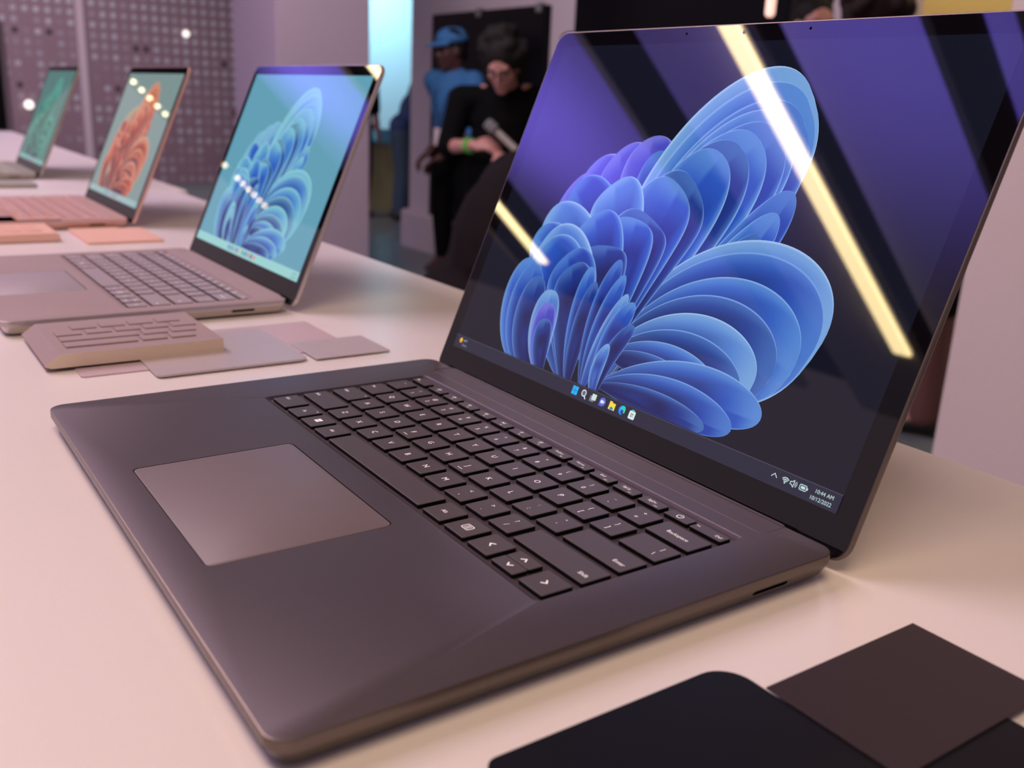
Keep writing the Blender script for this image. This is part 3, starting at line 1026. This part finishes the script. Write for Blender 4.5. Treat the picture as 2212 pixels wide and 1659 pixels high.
def mth(op, a, b=None, c=None):
    n = nt.nodes.new('ShaderNodeMath')
    n.operation = op
    for i, x in enumerate((a, b, c)):
        if x is None:
            continue
        if isinstance(x, (int, float)):
            n.inputs[i].default_value = x
        else:
            nt.links.new(x, n.inputs[i])
    return n.outputs[0]


G = 0.112
fy = mth('DIVIDE', sep.outputs['Y'], G)
fz = mth('DIVIDE', sep.outputs['Z'], G)
cy_, cz_ = mth('FLOOR', fy), mth('FLOOR', fz)
dy_ = mth('SUBTRACT', mth('SUBTRACT', fy, cy_), 0.5)
dz_ = mth('SUBTRACT', mth('SUBTRACT', fz, cz_), 0.5)
rr = mth('SQRT', mth('ADD', mth('MULTIPLY', dy_, dy_), mth('MULTIPLY', dz_, dz_)))
dot = mth('LESS_THAN', rr, 0.27)
cmb = nt.nodes.new('ShaderNodeCombineXYZ')
nt.links.new(cy_, cmb.inputs[0])
nt.links.new(cz_, cmb.inputs[1])
wn = nt.nodes.new('ShaderNodeTexWhiteNoise')
wn.noise_dimensions = '2D'
nt.links.new(cmb.outputs[0], wn.inputs['Vector'])
no = nt.nodes.new('ShaderNodeTexNoise')
no.inputs['Scale'].default_value = 0.16
nt.links.new(cmb.outputs[0], no.inputs['Vector'])
# light in the holes painted as paler colour, more towards the upper right
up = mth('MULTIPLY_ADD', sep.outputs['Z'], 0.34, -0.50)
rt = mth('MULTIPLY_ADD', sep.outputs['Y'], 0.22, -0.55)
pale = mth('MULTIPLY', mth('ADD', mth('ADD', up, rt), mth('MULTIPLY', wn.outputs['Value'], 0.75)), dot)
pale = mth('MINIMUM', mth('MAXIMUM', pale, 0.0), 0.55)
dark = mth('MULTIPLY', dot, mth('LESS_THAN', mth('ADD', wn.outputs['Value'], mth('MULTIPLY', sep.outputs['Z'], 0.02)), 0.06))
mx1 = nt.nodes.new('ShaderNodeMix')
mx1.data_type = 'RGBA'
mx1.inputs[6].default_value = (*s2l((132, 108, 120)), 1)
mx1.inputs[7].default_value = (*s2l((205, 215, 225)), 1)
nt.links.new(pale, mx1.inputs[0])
mx2 = nt.nodes.new('ShaderNodeMix')
mx2.data_type = 'RGBA'
mx2.inputs[7].default_value = (0.02, 0.015, 0.02, 1)
nt.links.new(mx1.outputs[2], mx2.inputs[6])
nt.links.new(dark, mx2.inputs[0])
nt.links.new(mx2.outputs[2], bs.inputs['Base Color'])
M['perf'] = m
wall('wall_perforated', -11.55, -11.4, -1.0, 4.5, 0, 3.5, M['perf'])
o = add('trim_1', boxmesh(-11.40, -11.36, 2.235, 2.315, 0, 3.5), M['wall_pink'])
struct(o)

# pink square column beyond the platinum laptop, white column at the right
o = add('column', bevbox(-5.52, -4.80, 1.984, 2.552, 0, 3.5, .01), M['wall_pink'])
tag(o, 'mauve square column rising behind the platinum laptop', 'column')
o = add('column', bevbox(-.415, .75, 1.6, 2.3, 0, 3.5, .006), M['column'])
tag(o, 'pale pink square column at the right edge, beside the black laptop', 'column')

# ------------------------------------------------------------------ ceiling
struct(add('ceiling', boxmesh(-15, 1.5, -4.6, 10, 3.5, 3.6), M['ceiling_dark']))


def panel(x0, x1, y0, y1, label, k):
    o = add('ceiling_panel', boxmesh(x0, x1, y0, y1, 3.15, 3.19), M['ceiling_panel'])
    tag(o, label, 'ceiling panel', 'suspended ceiling panels')
    return o


for k, (x0, x1) in enumerate(((-1.233, -1.135), (-2.03, -1.454), (-2.853, -2.20), (-5.05, -3.288), (-7.9, -6.1))):
    panel(x0, x1, -4.2, 3.3, 'white suspended ceiling panel washed violet, above the table', k)


def lightbar(x, y0, y1, label):
    r = empty('light_bar', (x, (y0 + y1) / 2, 3.15), label, 'ceiling light', 'linear ceiling lights')
    h = (y1 - y0) / 2
    add('housing', boxmesh(-.062, .062, -h, h, -.03, 0), M['bar_case'], r)
    add('diffuser', bevbox(-.055, .055, -h + .005, h - .005, -.055, -.031, .01), M['bar'], r)
    return r


lightbar(-2.235, -3.36, -0.1, 'long warm white linear ceiling light mirrored in the black laptop screen')
lightbar(-5.44, -3.42, -0.6, 'warm white linear ceiling light further down the room')


def beadrow(x, ys, label):
    r = empty('spot_rail', (x, sum(ys) / len(ys), 3.15), label, 'ceiling light', 'rows of small ceiling spots')
    cy = sum(ys) / len(ys)
    add('rail', boxmesh(-.03, .03, min(ys) - cy - .06, max(ys) - cy + .06, -.03, 0), M['bar_case'], r)
    for y in ys:
        bm = bmesh.new()
        bmesh.ops.create_uvsphere(bm, u_segments=10, v_segments=6, radius=.02, matrix=Matrix.Translation((0, y - cy, -.05)))
        add('lamp', mk(bm, smooth=True), M['led'], r)


beadrow(-12.35, [-1.45 - .13 * i for i in range(6)], 'row of small warm ceiling spots mirrored in the rose laptop screen')
beadrow(-11.85, [-2.80, -2.93, -3.16, -3.26, -3.36, -3.46, -3.56, -3.66], 'row of small warm ceiling spots mirrored in the platinum laptop screen')


def ball_lamp(name, loc, r, m, label, cat='lamp'):
    bm = bmesh.new()
    bmesh.ops.create_uvsphere(bm, u_segments=16, v_segments=10, radius=r)
    o = add(name, mk(bm, smooth=True), m)
    o.location = loc
    tag(o, label, cat)
    return o


ball_lamp('wall_lamp', (-11.37, 3.42, .76 + TZ), .035, M['led_cool'], 'small bright lamp on the upper right of the perforated wall')
ball_lamp('wall_lamp', (-11.37, 1.69, -.09 + TZ), .045, M['led_cool'], 'small bright lamp low on the perforated wall beside the green screen')

# big black displays on the back wall
def board(x0, x1, z0, z1, label):
    r = empty('wall_display', ((x0 + x1) / 2, 3.6, z0), label, 'display')
    h = (x1 - x0) / 2
    o = add('panel', bevbox(-h, h, -.05, -.001, 0, z1 - z0, .004), M['board'], r)
    for sx in (-.1, .9):
        add('bracket', bevbox(sx * h - .03, sx * h + .03, -.056, -.02, z1 - z0 - .04, z1 - z0 + .015, .004), M['bar_case'], r)
    return r


board(-5.84, -4.46, .27, .750 + TZ, 'tall black display panel behind the person in the blue cap')
board(-4.17, -2.585, .27, 2.6, 'wide black display above the black laptop screen')
# dark free standing panel at the left edge
r = empty('floor_display', (-7.0, .55, 0), 'black upright display panel at the far left edge', 'display')
add('panel', bevbox(-.04, 0, -.37, .355, .78, TZ + .52, .01), M['board'], r)
add('frame', bevbox(-.05, -.005, -.40, .385, .76, TZ + .545, .012), mat('taupe_frame', (.20, .15, .16), .6), r)
add('stand', bevbox(-.05, -.01, -.06, .06, .02, .77, .01), M['bar_case'], r)
add('base', bevbox(-.2, .15, -.25, .25, 0, .02, .005), M['bar_case'], r)

# olive counter and blue tray in the room beyond
r = empty('counter', (-8.4, 4.55, 0), 'olive yellow counter box in the blue-lit room beyond', 'counter')
add('body', bevbox(-.35, 0, -.26, .33, 0, .66, .01), M['crate'], r)
add('countertop', bevbox(-.38, .02, -.28, .35, .66, .69, .005), M['cyan_top'], r)
o = add('display_box', bevbox(-.10, .10, -.13, .13, 0, .11, .02), M['cyan_top'])
o.location = (-8.6, 4.6, .69)
tag(o, 'light blue box on top of the olive counter', 'box')

# small lamps near the right
o = add('hanging_lamp', slab(-.016, .016, -.016, .016, .015, [(.006, 0), (0, .01), (0, .20), (.006, .21)], 5), M['tube_warm'])
o.location = (-1.86, 2.62, TZ + .50)
tag(o, 'slim glowing pinkish tube lamp above the black laptop lid', 'lamp')
r2 = empty('lamp_cord', (-1.86, 2.62, TZ + .71), 'thin cord of the slim pinkish tube lamp', 'cord')
add('cord', boxmesh(-.002, .002, -.002, .002, 0, 3.5 - TZ - .71), M['bar_case'], r2)
r = empty('indicator_lamp', (-.415, 1.72, TZ - .262), 'tiny violet lamp on the left side of the pale pink column', 'lamp')
bm = bmesh.new()
bmesh.ops.create_uvsphere(bm, u_segments=12, v_segments=8, radius=.011, matrix=Matrix.Translation((-.008, 0, 0)))
add('bulb', mk(bm, smooth=True), M['led_violet'], r)


# ------------------------------------------------------------------ people
def ball(bm, c, r, sc=(1, 1, 1), rot=None, seg=14):
    Mx = Matrix.Translation(c) @ (rot.to_4x4() if rot else Matrix.Identity(4)) @ Matrix.Diagonal((r * sc[0], r * sc[1], r * sc[2], 1))
    bmesh.ops.create_uvsphere(bm, u_segments=seg, v_segments=seg // 2 + 1, radius=1, matrix=Mx)


def limb(bm, pts):
    """tapered chain of (point, radius)"""
    for i in range(len(pts) - 1):
        a, ra = Vector(pts[i][0]), pts[i][1]
        b, rb = Vector(pts[i + 1][0]), pts[i + 1][1]
        ball(bm, a, ra, seg=12)
        ball(bm, b, rb, seg=12)
        d = b - a
        if d.length > 1e-5:
            Mx = Matrix.Translation((a + b) / 2) @ d.to_track_quat('Z', 'Y').to_matrix().to_4x4()
            bmesh.ops.create_cone(bm, cap_ends=True, segments=12, radius1=ra, radius2=rb, depth=d.length, matrix=Mx)


def fuse(bm, vox, sm_it=2):
    """melt overlapping shapes into one continuous skin"""
    me = mk(bm)
    o = bpy.data.objects.new('tmp', me)
    COL.objects.link(o)
    md = o.modifiers.new('r', 'REMESH')
    md.mode = 'VOXEL'
    md.voxel_size = vox
    md.use_smooth_shade = True
    s_ = o.modifiers.new('s', 'SMOOTH')
    s_.iterations = sm_it
    s_.factor = 0.6
    dg = bpy.context.evaluated_depsgraph_get()
    out = bpy.data.meshes.new_from_object(o.evaluated_get(dg))
    bpy.data.objects.remove(o)
    for p in out.polygons:
        p.use_smooth = True
    return out


def hand(bm, wrist, d, up, side, curl=0.6, s=1.0):
    """palm, four unequal bent fingers and a thumb; d = pointing direction, up = back of the hand, side = +1 thumb towards d x up"""
    d = Vector(d).normalized()
    up = (Vector(up) - d * Vector(up).dot(d)).normalized()
    lat = d.cross(up) * side
    w0 = Vector(wrist)
    rot = Matrix((lat, d, up)).transposed()
    ball(bm, w0 + d * .045 * s, .042 * s, (.95, 1.12, .42), rot)
    for k, (off, ln) in enumerate(((.030, .068), (.010, .078), (-.010, .072), (-.029, .056))):
        p = w0 + d * .085 * s + lat * off * s
        pts = [(p, .0098 * s)]
        dd = d.copy()
        for j, fr in enumerate((.45, .32, .23)):
            dd = (dd * math.cos(curl * .8) - up * math.sin(curl * .8))
            dd.normalize()
            p = p + dd * ln * fr * s
            pts.append((p, (.0092 - .0012 * j) * s))
            # rotate the frame further
            dd = (dd - up * curl * .35).normalized()
        limb(bm, pts)
    p = w0 + d * .025 * s + lat * .034 * s
    q = p + (lat * .6 + d * .7 - up * .25).normalized() * .036 * s
    r_ = q + (lat * .15 + d * .9 - up * .5).normalized() * .030 * s
    limb(bm, [(p, .013 * s), (q, .0108 * s), (r_, .0088 * s)])


def frame(face):
    f = Vector(face).normalized()
    r_ = f.cross(Vector((0, 0, 1)))
    if r_.length < 1e-3:
        r_ = Vector((1, 0, 0))
    r_.normalize()
    u = r_.cross(f).normalized()
    return Matrix((r_, f, u)).transposed()       # columns: right, forward, up


def person(loc, label, body_dir, J, skin, top, legs, hairm, face=None, hair='short', vox=.012, sleeve='long', cap=None, extras=None, shoes=True, group=None, coat=False):
    """J: joints in local metres (root at the feet): head, neck, chest, pelvis, sh_l/r, el_l/r, wr_l/r, hip_l/r, kn_l/r, an_l/r"""
    root = empty('person', loc, label, 'person', group)
    B = frame(body_dir)
    Hf = frame(face or body_dir)
    g = {k: Vector(v) for k, v in J.items() if k not in ('hd_l', 'hd_r')}
    hc = g['head']

    def HP(x, y, z):
        return hc + Hf @ Vector((x, y, z))
    bm = bmesh.new()
    # head: skull, jaw, cheeks, nose, brow, lips, ears
    ball(bm, HP(0, -.012, .03), .1, (.76, .96, .92), Hf, 20)
    ball(bm, HP(0, .022, -.035), .1, (.60, .66, .80), Hf, 20)
    ball(bm, HP(0, .060, -.092), .028, (1.1, .9, .8), Hf)
    for sx in (-1, 1):
        ball(bm, HP(sx * .038, .058, -.022), .026, (1, .8, 1), Hf)
        ball(bm, HP(sx * .078, -.008, -.005), .026, (.35, .8, 1.15), Hf)
        ball(bm, HP(sx * .030, .079, .028), .016, (1.5, .6, .5), Hf)
    ball(bm, HP(0, .100, -.018), .016, (.85, 1.0, .8), Hf)
    limb(bm, [(HP(0, .084, .018), .009), (HP(0, .098, -.014), .013)])
    ball(bm, HP(0, .086, -.052), .019, (1.3, .5, .30), Hf)
    ball(bm, HP(0, .084, -.064), .018, (1.1, .5, .35), Hf)
    limb(bm, [(hc + Hf @ Vector((0, -.02, -.05)), .058), (g['neck'], .056)])
    # trunk
    ball(bm, g['chest'], .16, (1.0, .66, 1.25), B)
    ball(bm, (g['chest'] + g['pelvis']) / 2, .14, (1.0, .70, 1.2), B)
    ball(bm, g['pelvis'], .155, (1.05, .72, .85), B)
    limb(bm, [(g['neck'], .056), (g['chest'] + (g['neck'] - g['chest']) * .3, .095)])
    for s_ in ('l', 'r'):
        limb(bm, [(g['neck'] + (g['sh_' + s_] - g['neck']) * .25 - Vector((0, 0, .02)), .055), (g['sh_' + s_], .058)])
        limb(bm, [(g['sh_' + s_], .055), (g['el_' + s_], .040), (g['wr_' + s_], .027)])
        hd = J.get('hd_' + s_)
        if hd:
            hand(bm, g['wr_' + s_], hd[0], hd[1], hd[2], hd[3])
        else:
            hand(bm, g['wr_' + s_], g['wr_' + s_] - g['el_' + s_], B @ Vector((1 if s_ == 'r' else -1, 0, 0)), 1 if s_ == 'l' else -1, .45)
        limb(bm, [(g['hip_' + s_], .088), (g['kn_' + s_], .058), (g['an_' + s_], .038)])
        limb(bm, [(g['an_' + s_], .038), (g['an_' + s_] + B @ Vector((0, .13, -.045)), .030)])
    body = add('body', fuse(bm, vox, 1), skin, root)
    # eyes
    for sx in (-1, 1):
        bm = bmesh.new()
        ball(bm, HP(sx * .031, .084, .012), .0095, (1.2, .6, .7), Hf, 10)
        add('eye', mk(bm, smooth=True), M['glassframe'], body)
    # top
    bm = bmesh.new()
    e = .016
    ball(bm, g['chest'], .16 + e, (1.02, .70, 1.24), B)
    ball(bm, (g['chest'] + g['pelvis']) / 2, .14 + e * 1.3, (1.04, .74, 1.2), B)
    ball(bm, g['pelvis'] + Vector((0, 0, .02)), .155 + e, (1.06, .76, .72), B)
    limb(bm, [(g['neck'] + (g['chest'] - g['neck']) * .22, .072), (g['chest'] + (g['neck'] - g['chest']) * .3, .108)])
    for s_ in ('l', 'r'):
        limb(bm, [(g['neck'] + (g['sh_' + s_] - g['neck']) * .35 - Vector((0, 0, .03)), .062), (g['sh_' + s_], .072)])
        if sleeve == 'long':
            e2 = g['el_' + s_] + (g['wr_' + s_] - g['el_' + s_]) * .82
            limb(bm, [(g['sh_' + s_], .070), (g['el_' + s_], .056), (e2, .045)])
        elif sleeve == 'elbow':
            e2 = g['el_' + s_] + (g['wr_' + s_] - g['el_' + s_]) * .12
            limb(bm, [(g['sh_' + s_], .072), (g['el_' + s_], .060), (e2, .056)])
        else:
            limb(bm, [(g['sh_' + s_], .070), (g['sh_' + s_] + (g['el_' + s_] - g['sh_' + s_]) * .7, .062)])
        if coat:
            limb(bm, [(g['pelvis'] + (g['hip_' + s_] - g['pelvis']) * .6, .13), (g['kn_' + s_] + Vector((0, 0, .12)), .11)])
    add('coat' if coat else 'shirt', fuse(bm, max(vox, .011), 3), top, root)
    bm = bmesh.new()
    ball(bm, g['pelvis'] + Vector((0, 0, -.03)), .165, (1.06, .76, .78), B)
    for s_ in ('l', 'r'):
        limb(bm, [(g['hip_' + s_], .103), (g['kn_' + s_], .075), (g['an_' + s_] + Vector((0, 0, .01)), .060)])
    add('trousers', fuse(bm, max(vox, .011), 3), legs, root)
    for s_ in ('l', 'r'):
        bm = bmesh.new()
        a = g['an_' + s_]
        sl = []
        for y_, wd, hh in ((-.075, .028, .07), (-.05, .036, .085), (.02, .038, .075), (.10, .044, .05), (.155, .036, .038), (.185, .018, .022)):
            ring = []
            for k in range(12):
                an = 2 * pi * k / 12
                z_ = max(0, hh / 2 + hh / 2 * math.sin(an))
                pnt = B @ Vector((wd * math.cos(an), y_, 0))
                ring.append((a.x + pnt.x, a.y + pnt.y, a.z - .07 + z_))
            sl.append(ring)
        loft(bm, sl)
        bmesh.ops.recalc_face_normals(bm, faces=bm.faces[:])
        add('shoe', mk(bm, smooth=True), M['shoe'], root)
    # hair
    bm = bmesh.new()
    if hair == 'fluffy':
        rnd = random.Random(5)
        ball(bm, HP(0, -.03, .055), .1, (1.04, 1.08, 1.02), Hf, 18)
        for k in range(46):
            a, b2 = rnd.uniform(0, 2 * pi), rnd.uniform(-.15, 1.45)
            ball(bm, HP(.105 * math.cos(a) * math.cos(b2), -.035 + .105 * math.sin(a) * math.cos(b2) * (.75 if math.sin(a) > 0 else 1.05), .045 + .115 * math.sin(b2)), rnd.uniform(.024, .042), seg=8)
        for sx in (-1, 1):
            limb(bm, [(HP(sx * .085, -.02, .03), .035), (HP(sx * .088, -.03, -.06), .026)])
    else:
        ball(bm, HP(0, -.022, .045), .1, (.84, 1.0, .92), Hf, 18)
        for k in range(20):
            a = k / 20 * 2 * pi
            ball(bm, HP(.06 * math.cos(a), -.025 + .06 * math.sin(a), .095 + .02 * math.sin(3 * a)), .030, seg=8)
        for sx in (-1, 1):
            ball(bm, HP(sx * .068, -.03, .01), .035, (.5, 1, 1.2), Hf)
        ball(bm, HP(0, -.085, -.02), .05, (1.1, .6, 1.0), Hf)
    add('hair', fuse(bm, .009, 2), hairm, root)
    if cap:
        bm = bmesh.new()
        N = 18
        rings = []
        for (z_, rr_) in ((.055, 1.0), (.085, .985), (.115, .86), (.138, .60), (.148, .25)):
            rings.append([tuple(HP(.092 * rr_ * math.cos(2 * pi * k / N), -.012 + .108 * rr_ * math.sin(2 * pi * k / N), z_)) for k in range(N)])
        loft(bm, rings)
        top_ = [tuple(HP(.088 * math.cos(a), -.005 + (.105 if q == 0 else .175) * math.sin(a) + 0, .060 - (.0 if q == 0 else .02) + .006)) for q in (0, 1) for a in [pi * (.12 + .76 * k / 10) for k in range(11)]]
        lo_ = [(p[0], p[1], p[2] - .007) for p in top_]
        vt = [bm.verts.new(p) for p in top_]
        vl = [bm.verts.new(p) for p in lo_]
        for k in range(10):
            bm.faces.new((vt[k], vt[k + 1], vt[11 + k + 1], vt[11 + k]))
            bm.faces.new((vl[k + 1], vl[k], vl[11 + k], vl[11 + k + 1]))
            bm.faces.new((vt[11 + k], vt[11 + k + 1], vl[11 + k + 1], vl[11 + k]))
        bmesh.ops.recalc_face_normals(bm, faces=bm.faces[:])
        add('cap', mk(bm, smooth=True), cap, root)
    if extras:
        extras(root, g, HP, Hf, B)
    return root


def stand(body_dir, h=1.7, lean=0.0, spread=.11):
    """relaxed standing joints facing body_dir"""
    B = frame(body_dir)
    k = h / 1.7

    def P(x, y, z):
        v = B @ Vector((x * k, y * k, 0))
        return Vector((v.x, v.y, z * k))
    J = dict(head=P(0, .03 + lean, 1.585), neck=P(0, lean * .9, 1.44), chest=P(0, lean * .7, 1.25), pelvis=P(0, 0, .95),
             sh_l=P(-.185, lean * .85, 1.385), sh_r=P(.185, lean * .85, 1.385), el_l=P(-.235, lean * .5 - .03, 1.10), el_r=P(.235, lean * .5 - .03, 1.10),
             wr_l=P(-.235, lean * .4 + .06, .86), wr_r=P(.235, lean * .4 + .06, .86), hip_l=P(-.09, 0, .90), hip_r=P(.09, 0, .90),
             kn_l=P(-spread, .02, .50), kn_r=P(spread, .02, .50))
    J['an_l'] = P(-spread, -.02, 0) + Vector((0, 0, .075))
    J['an_r'] = P(spread, -.02, 0) + Vector((0, 0, .075))
    return J


UP = Vector((0, 0, 1))
# person in the blue cap
bd = (.35, -.95, 0)
J = stand(bd, 1.52, .06)
J['wr_r'] = Vector((-.03, -.19, .79))
J['el_r'] = Vector((-.14, .04, .97))
J['el_l'] = Vector((.27, .0, .95))
J['wr_l'] = Vector((.12, -.20, .76))
J['hd_r'] = ((-.1, -.6, -.5), (0, 0, 1), 1, .7)
J['hd_l'] = ((-.7, -.3, -.4), (0, 0, 1), -1, .7)


def cap_extras(root, g, HP, Hf, B):
    o = add('name_badge', bevbox(-.035, .035, -.004, .004, -.11, 0, .003), M['paper'], root)
    c = g['chest'] + B @ Vector((.0, .155, 0))
    o.location = (c.x, c.y, .945)
    o.rotation_euler = (0, 0, math.atan2(B.col[0].y, B.col[0].x))
    bm = bmesh.new()
    for sx in (-1, 1):
        a = g['neck'] + B @ Vector((sx * .07, .03, -.02))
        b = g['chest'] + B @ Vector((sx * .05, .145, .02))
        limb(bm, [(a, .004), (b, .004), (Vector((c.x, c.y, .945)), .004)])
    add('lanyard', mk(bm), M['navy'], root)


person((-5.04, 3.3, 0), 'person in a blue cap and blue shirt with a white badge, hands joined low', bd, J, M['skin_dark'], M['blue'], M['black_cloth'], M['hair'],
       face=(-.1, -1, -.12), vox=.009, sleeve='elbow', cap=M['blue'], extras=cap_extras)

# person with fluffy hair and glasses looking down at a device in the hands
f2 = Vector((.83, -.55, 0))
L2 = Vector((.55, .83, 0))
J = stand(tuple(f2), 1.50, .05)


def W2(lat, fwd, z):
    v = L2 * lat + f2 * fwd
    return Vector((v.x, v.y, z))


J['head'] = W2(0, .14, 1.29)
J['neck'] = W2(.02, .03, 1.20)
J['chest'] = W2(.02, .0, 1.04)
J['sh_r'] = W2(-.20, .0, 1.13)
J['sh_l'] = W2(.24, .0, 1.15)
J['el_r'] = W2(-.26, .06, .90)
J['wr_r'] = W2(-.13, .27, .92)
J['el_l'] = W2(.27, .08, .88)
J['wr_l'] = W2(.05, .28, .86)
J['hd_r'] = (tuple(L2 * .8 + f2 * .5 + UP * .1), tuple(UP * .6 + f2 * .6), -1, .8)
J['hd_l'] = (tuple(L2 * -.35 + f2 * .8 + UP * .25), tuple(UP * .5 + f2 * .3), -1, .9)


def g_extras(root, g, HP, Hf, B):
    bm = bmesh.new()
    for sx in (-1, 1):
        n = 14
        pts = [(HP(sx * .033 + .026 * math.cos(2 * pi * k / n), .103, .012 + .021 * math.sin(2 * pi * k / n)), .0028) for k in range(n + 1)]
        for k in range(n):
            limb(bm, pts[k:k + 2])
        limb(bm, [(HP(sx * .059, .10, .016), .0025), (HP(sx * .080, .0, .016), .0025)])
    limb(bm, [(HP(-.008, .104, .014), .0025), (HP(.008, .104, .014), .0025)])
    add('glasses', mk(bm), M['glassframe'], root)
    bm = bmesh.new()
    d = (g['wr_r'] - g['el_r']).normalized()
    c = g['wr_r'] - d * .03
    Mx = Matrix.Translation(c) @ d.to_track_quat('Z', 'Y').to_matrix().to_4x4()
    bmesh.ops.create_cone(bm, cap_ends=True, segments=18, radius1=.037, radius2=.036, depth=.026, matrix=Mx)
    add('wristband', mk(bm, smooth=False), M['green'], root)


person((-3.62, 2.70, 0), 'person with fluffy dark hair and glasses in a black top, looking down', tuple(f2), J, M['skin_pale'], M['black_cloth'], M['black_cloth'], M['hair'],
       face=(.62, -.75, -.55), hair='fluffy', vox=.009, sleeve='elbow', extras=g_extras)
# what that person holds: a pale device with a darker head
c = Vector((-3.62, 2.70, 0)) + W2(-.01, .33, .985)
r = empty('handheld_camera', c, 'pale handheld device held by the person in glasses', 'camera')
dd = (L2 * .75 - UP * .62 + f2 * .1)
q = dd.to_track_quat('Z', 'Y').to_matrix().to_4x4()
me = slab(-.022, .022, -.016, .016, .014, [(.004, -.02), (0, -.014), (0, .11), (.006, .12)], 5)
me.transform(q)
add('grip', me, M['phone_case'], r)
me = slab(-.034, .034, -.026, .026, .018, [(.006, -.075), (0, -.068), (0, -.024), (.006, -.018)], 5)
me.transform(q)
add('camera_head', me, M['bar_case'], r)

# person in a dark jacket seated beyond the table, only back, shoulder and arm show beside the lid
bd = (.5, .85, 0)
J = stand(bd, 1.7)


def WS(x, y, z):
    return Vector((x, y, z))


J.update(head=WS(.12, .10, 1.15), neck=WS(.08, .03, 1.00), chest=WS(.03, -.02, .80), pelvis=WS(-.02, -.10, .50),
         sh_l=WS(-.20, .10, .90), sh_r=WS(.24, -.08, .91), el_l=WS(-.335, .05, .66), el_r=WS(.36, -.02, .66), wr_l=WS(-.20, .22, .54), wr_r=WS(.34, .20, .56),
         hip_l=WS(-.10, -.06, .47), hip_r=WS(.07, -.13, .47), kn_l=WS(.02, .38, .50), kn_r=WS(.26, .30, .50), an_l=WS(.0, .36, .075), an_r=WS(.24, .28, .075))


def jacket_extra(root, g, HP, Hf, B):
    bm = bmesh.new()
    ball(bm, g['chest'] + Vector((0, 0, -.03)), .23, (1.15, .88, 1.05), B, 18)
    ball(bm, g['pelvis'] + Vector((0, 0, .08)), .24, (1.1, .9, .9), B, 18)
    limb(bm, [(g['neck'] - Vector((0, 0, .05)), .09), (g['chest'], .2)])
    for s_ in ('l', 'r'):
        limb(bm, [(g['chest'] + Vector((0, 0, .05)), .14), (g['sh_' + s_], .115), (g['el_' + s_], .095), (g['wr_' + s_] * .85 + g['el_' + s_] * .15, .065)])
    add('jacket', fuse(bm, .014, 4), M['brown_cloth'], root)


person((-1.36, 1.30, 0), 'person in a bulky dark brown jacket seated behind the table, half hidden by the lid', bd, J, M['skin_pale'], M['brown_cloth'], M['black_cloth'], M['hair'],
       vox=.013, extras=jacket_extra)
r = empty('stool', (-1.38, 1.20, 0), 'dark stool under the person in the brown jacket', 'stool')
add('seat', slab(-.17, .17, -.17, .17, .15, [(.01, .29), (0, .30), (0, .325), (.012, .335)], 6), M['bar_case'], r)
for a in range(4):
    bm = bmesh.new()
    limb(bm, [((.11 * math.cos(a * pi / 2 + .78), .11 * math.sin(a * pi / 2 + .78), .295), .012), ((.17 * math.cos(a * pi / 2 + .78), .17 * math.sin(a * pi / 2 + .78), .012), .012)])
    add('leg', mk(bm, smooth=True), M['bar_case'], r)

# three people standing together behind the black laptop's lid
bd = (-.3, -1, 0)
person((-2.25, 3.30, 0), 'person with short black hair whose head just clears the lid, left one', (.9, -.3, 0), stand((.9, -.3, 0), 1.585), M['skin_pale'], M['black_cloth'], M['black_cloth'], M['hair'], vox=.013)
person((-1.74, 3.02, 0), 'person with tousled brown hair above the lid, beside the glowing tube', (-.9, .35, 0), stand((-.9, .35, 0), 1.575), M['skin_pale'], M['brown_cloth'], M['brown_cloth'], M['hair_brown'], hair='fluffy', vox=.013)
person((-1.42, 3.22, 0), 'person in a long dark coat whose legs show between lid and pale pink column', (-.8, -.4, 0), stand((-.8, -.4, 0), 1.40), M['skin_pale'], M['brown_cloth'], M['brick'], M['hair_brown'], vox=.013, coat=True)
# two people in the room beyond
person((-7.62, 4.27, 0), 'person in a dark blue top half hidden by the white wall end', (.3, 1, 0), stand((.3, 1, 0), 1.50, .26), M['skin_pale'], M['navy'], M['jeans'], M['hair'], vox=.016)
person((-8.0, 3.96, 0), 'person with a black sleeve half hidden by the mauve column', (-.6, .8, 0), stand((-.6, .8, 0), 1.58), M['skin_pale'], M['black_cloth'], M['black_cloth'], M['hair'], vox=.016, sleeve='elbow')
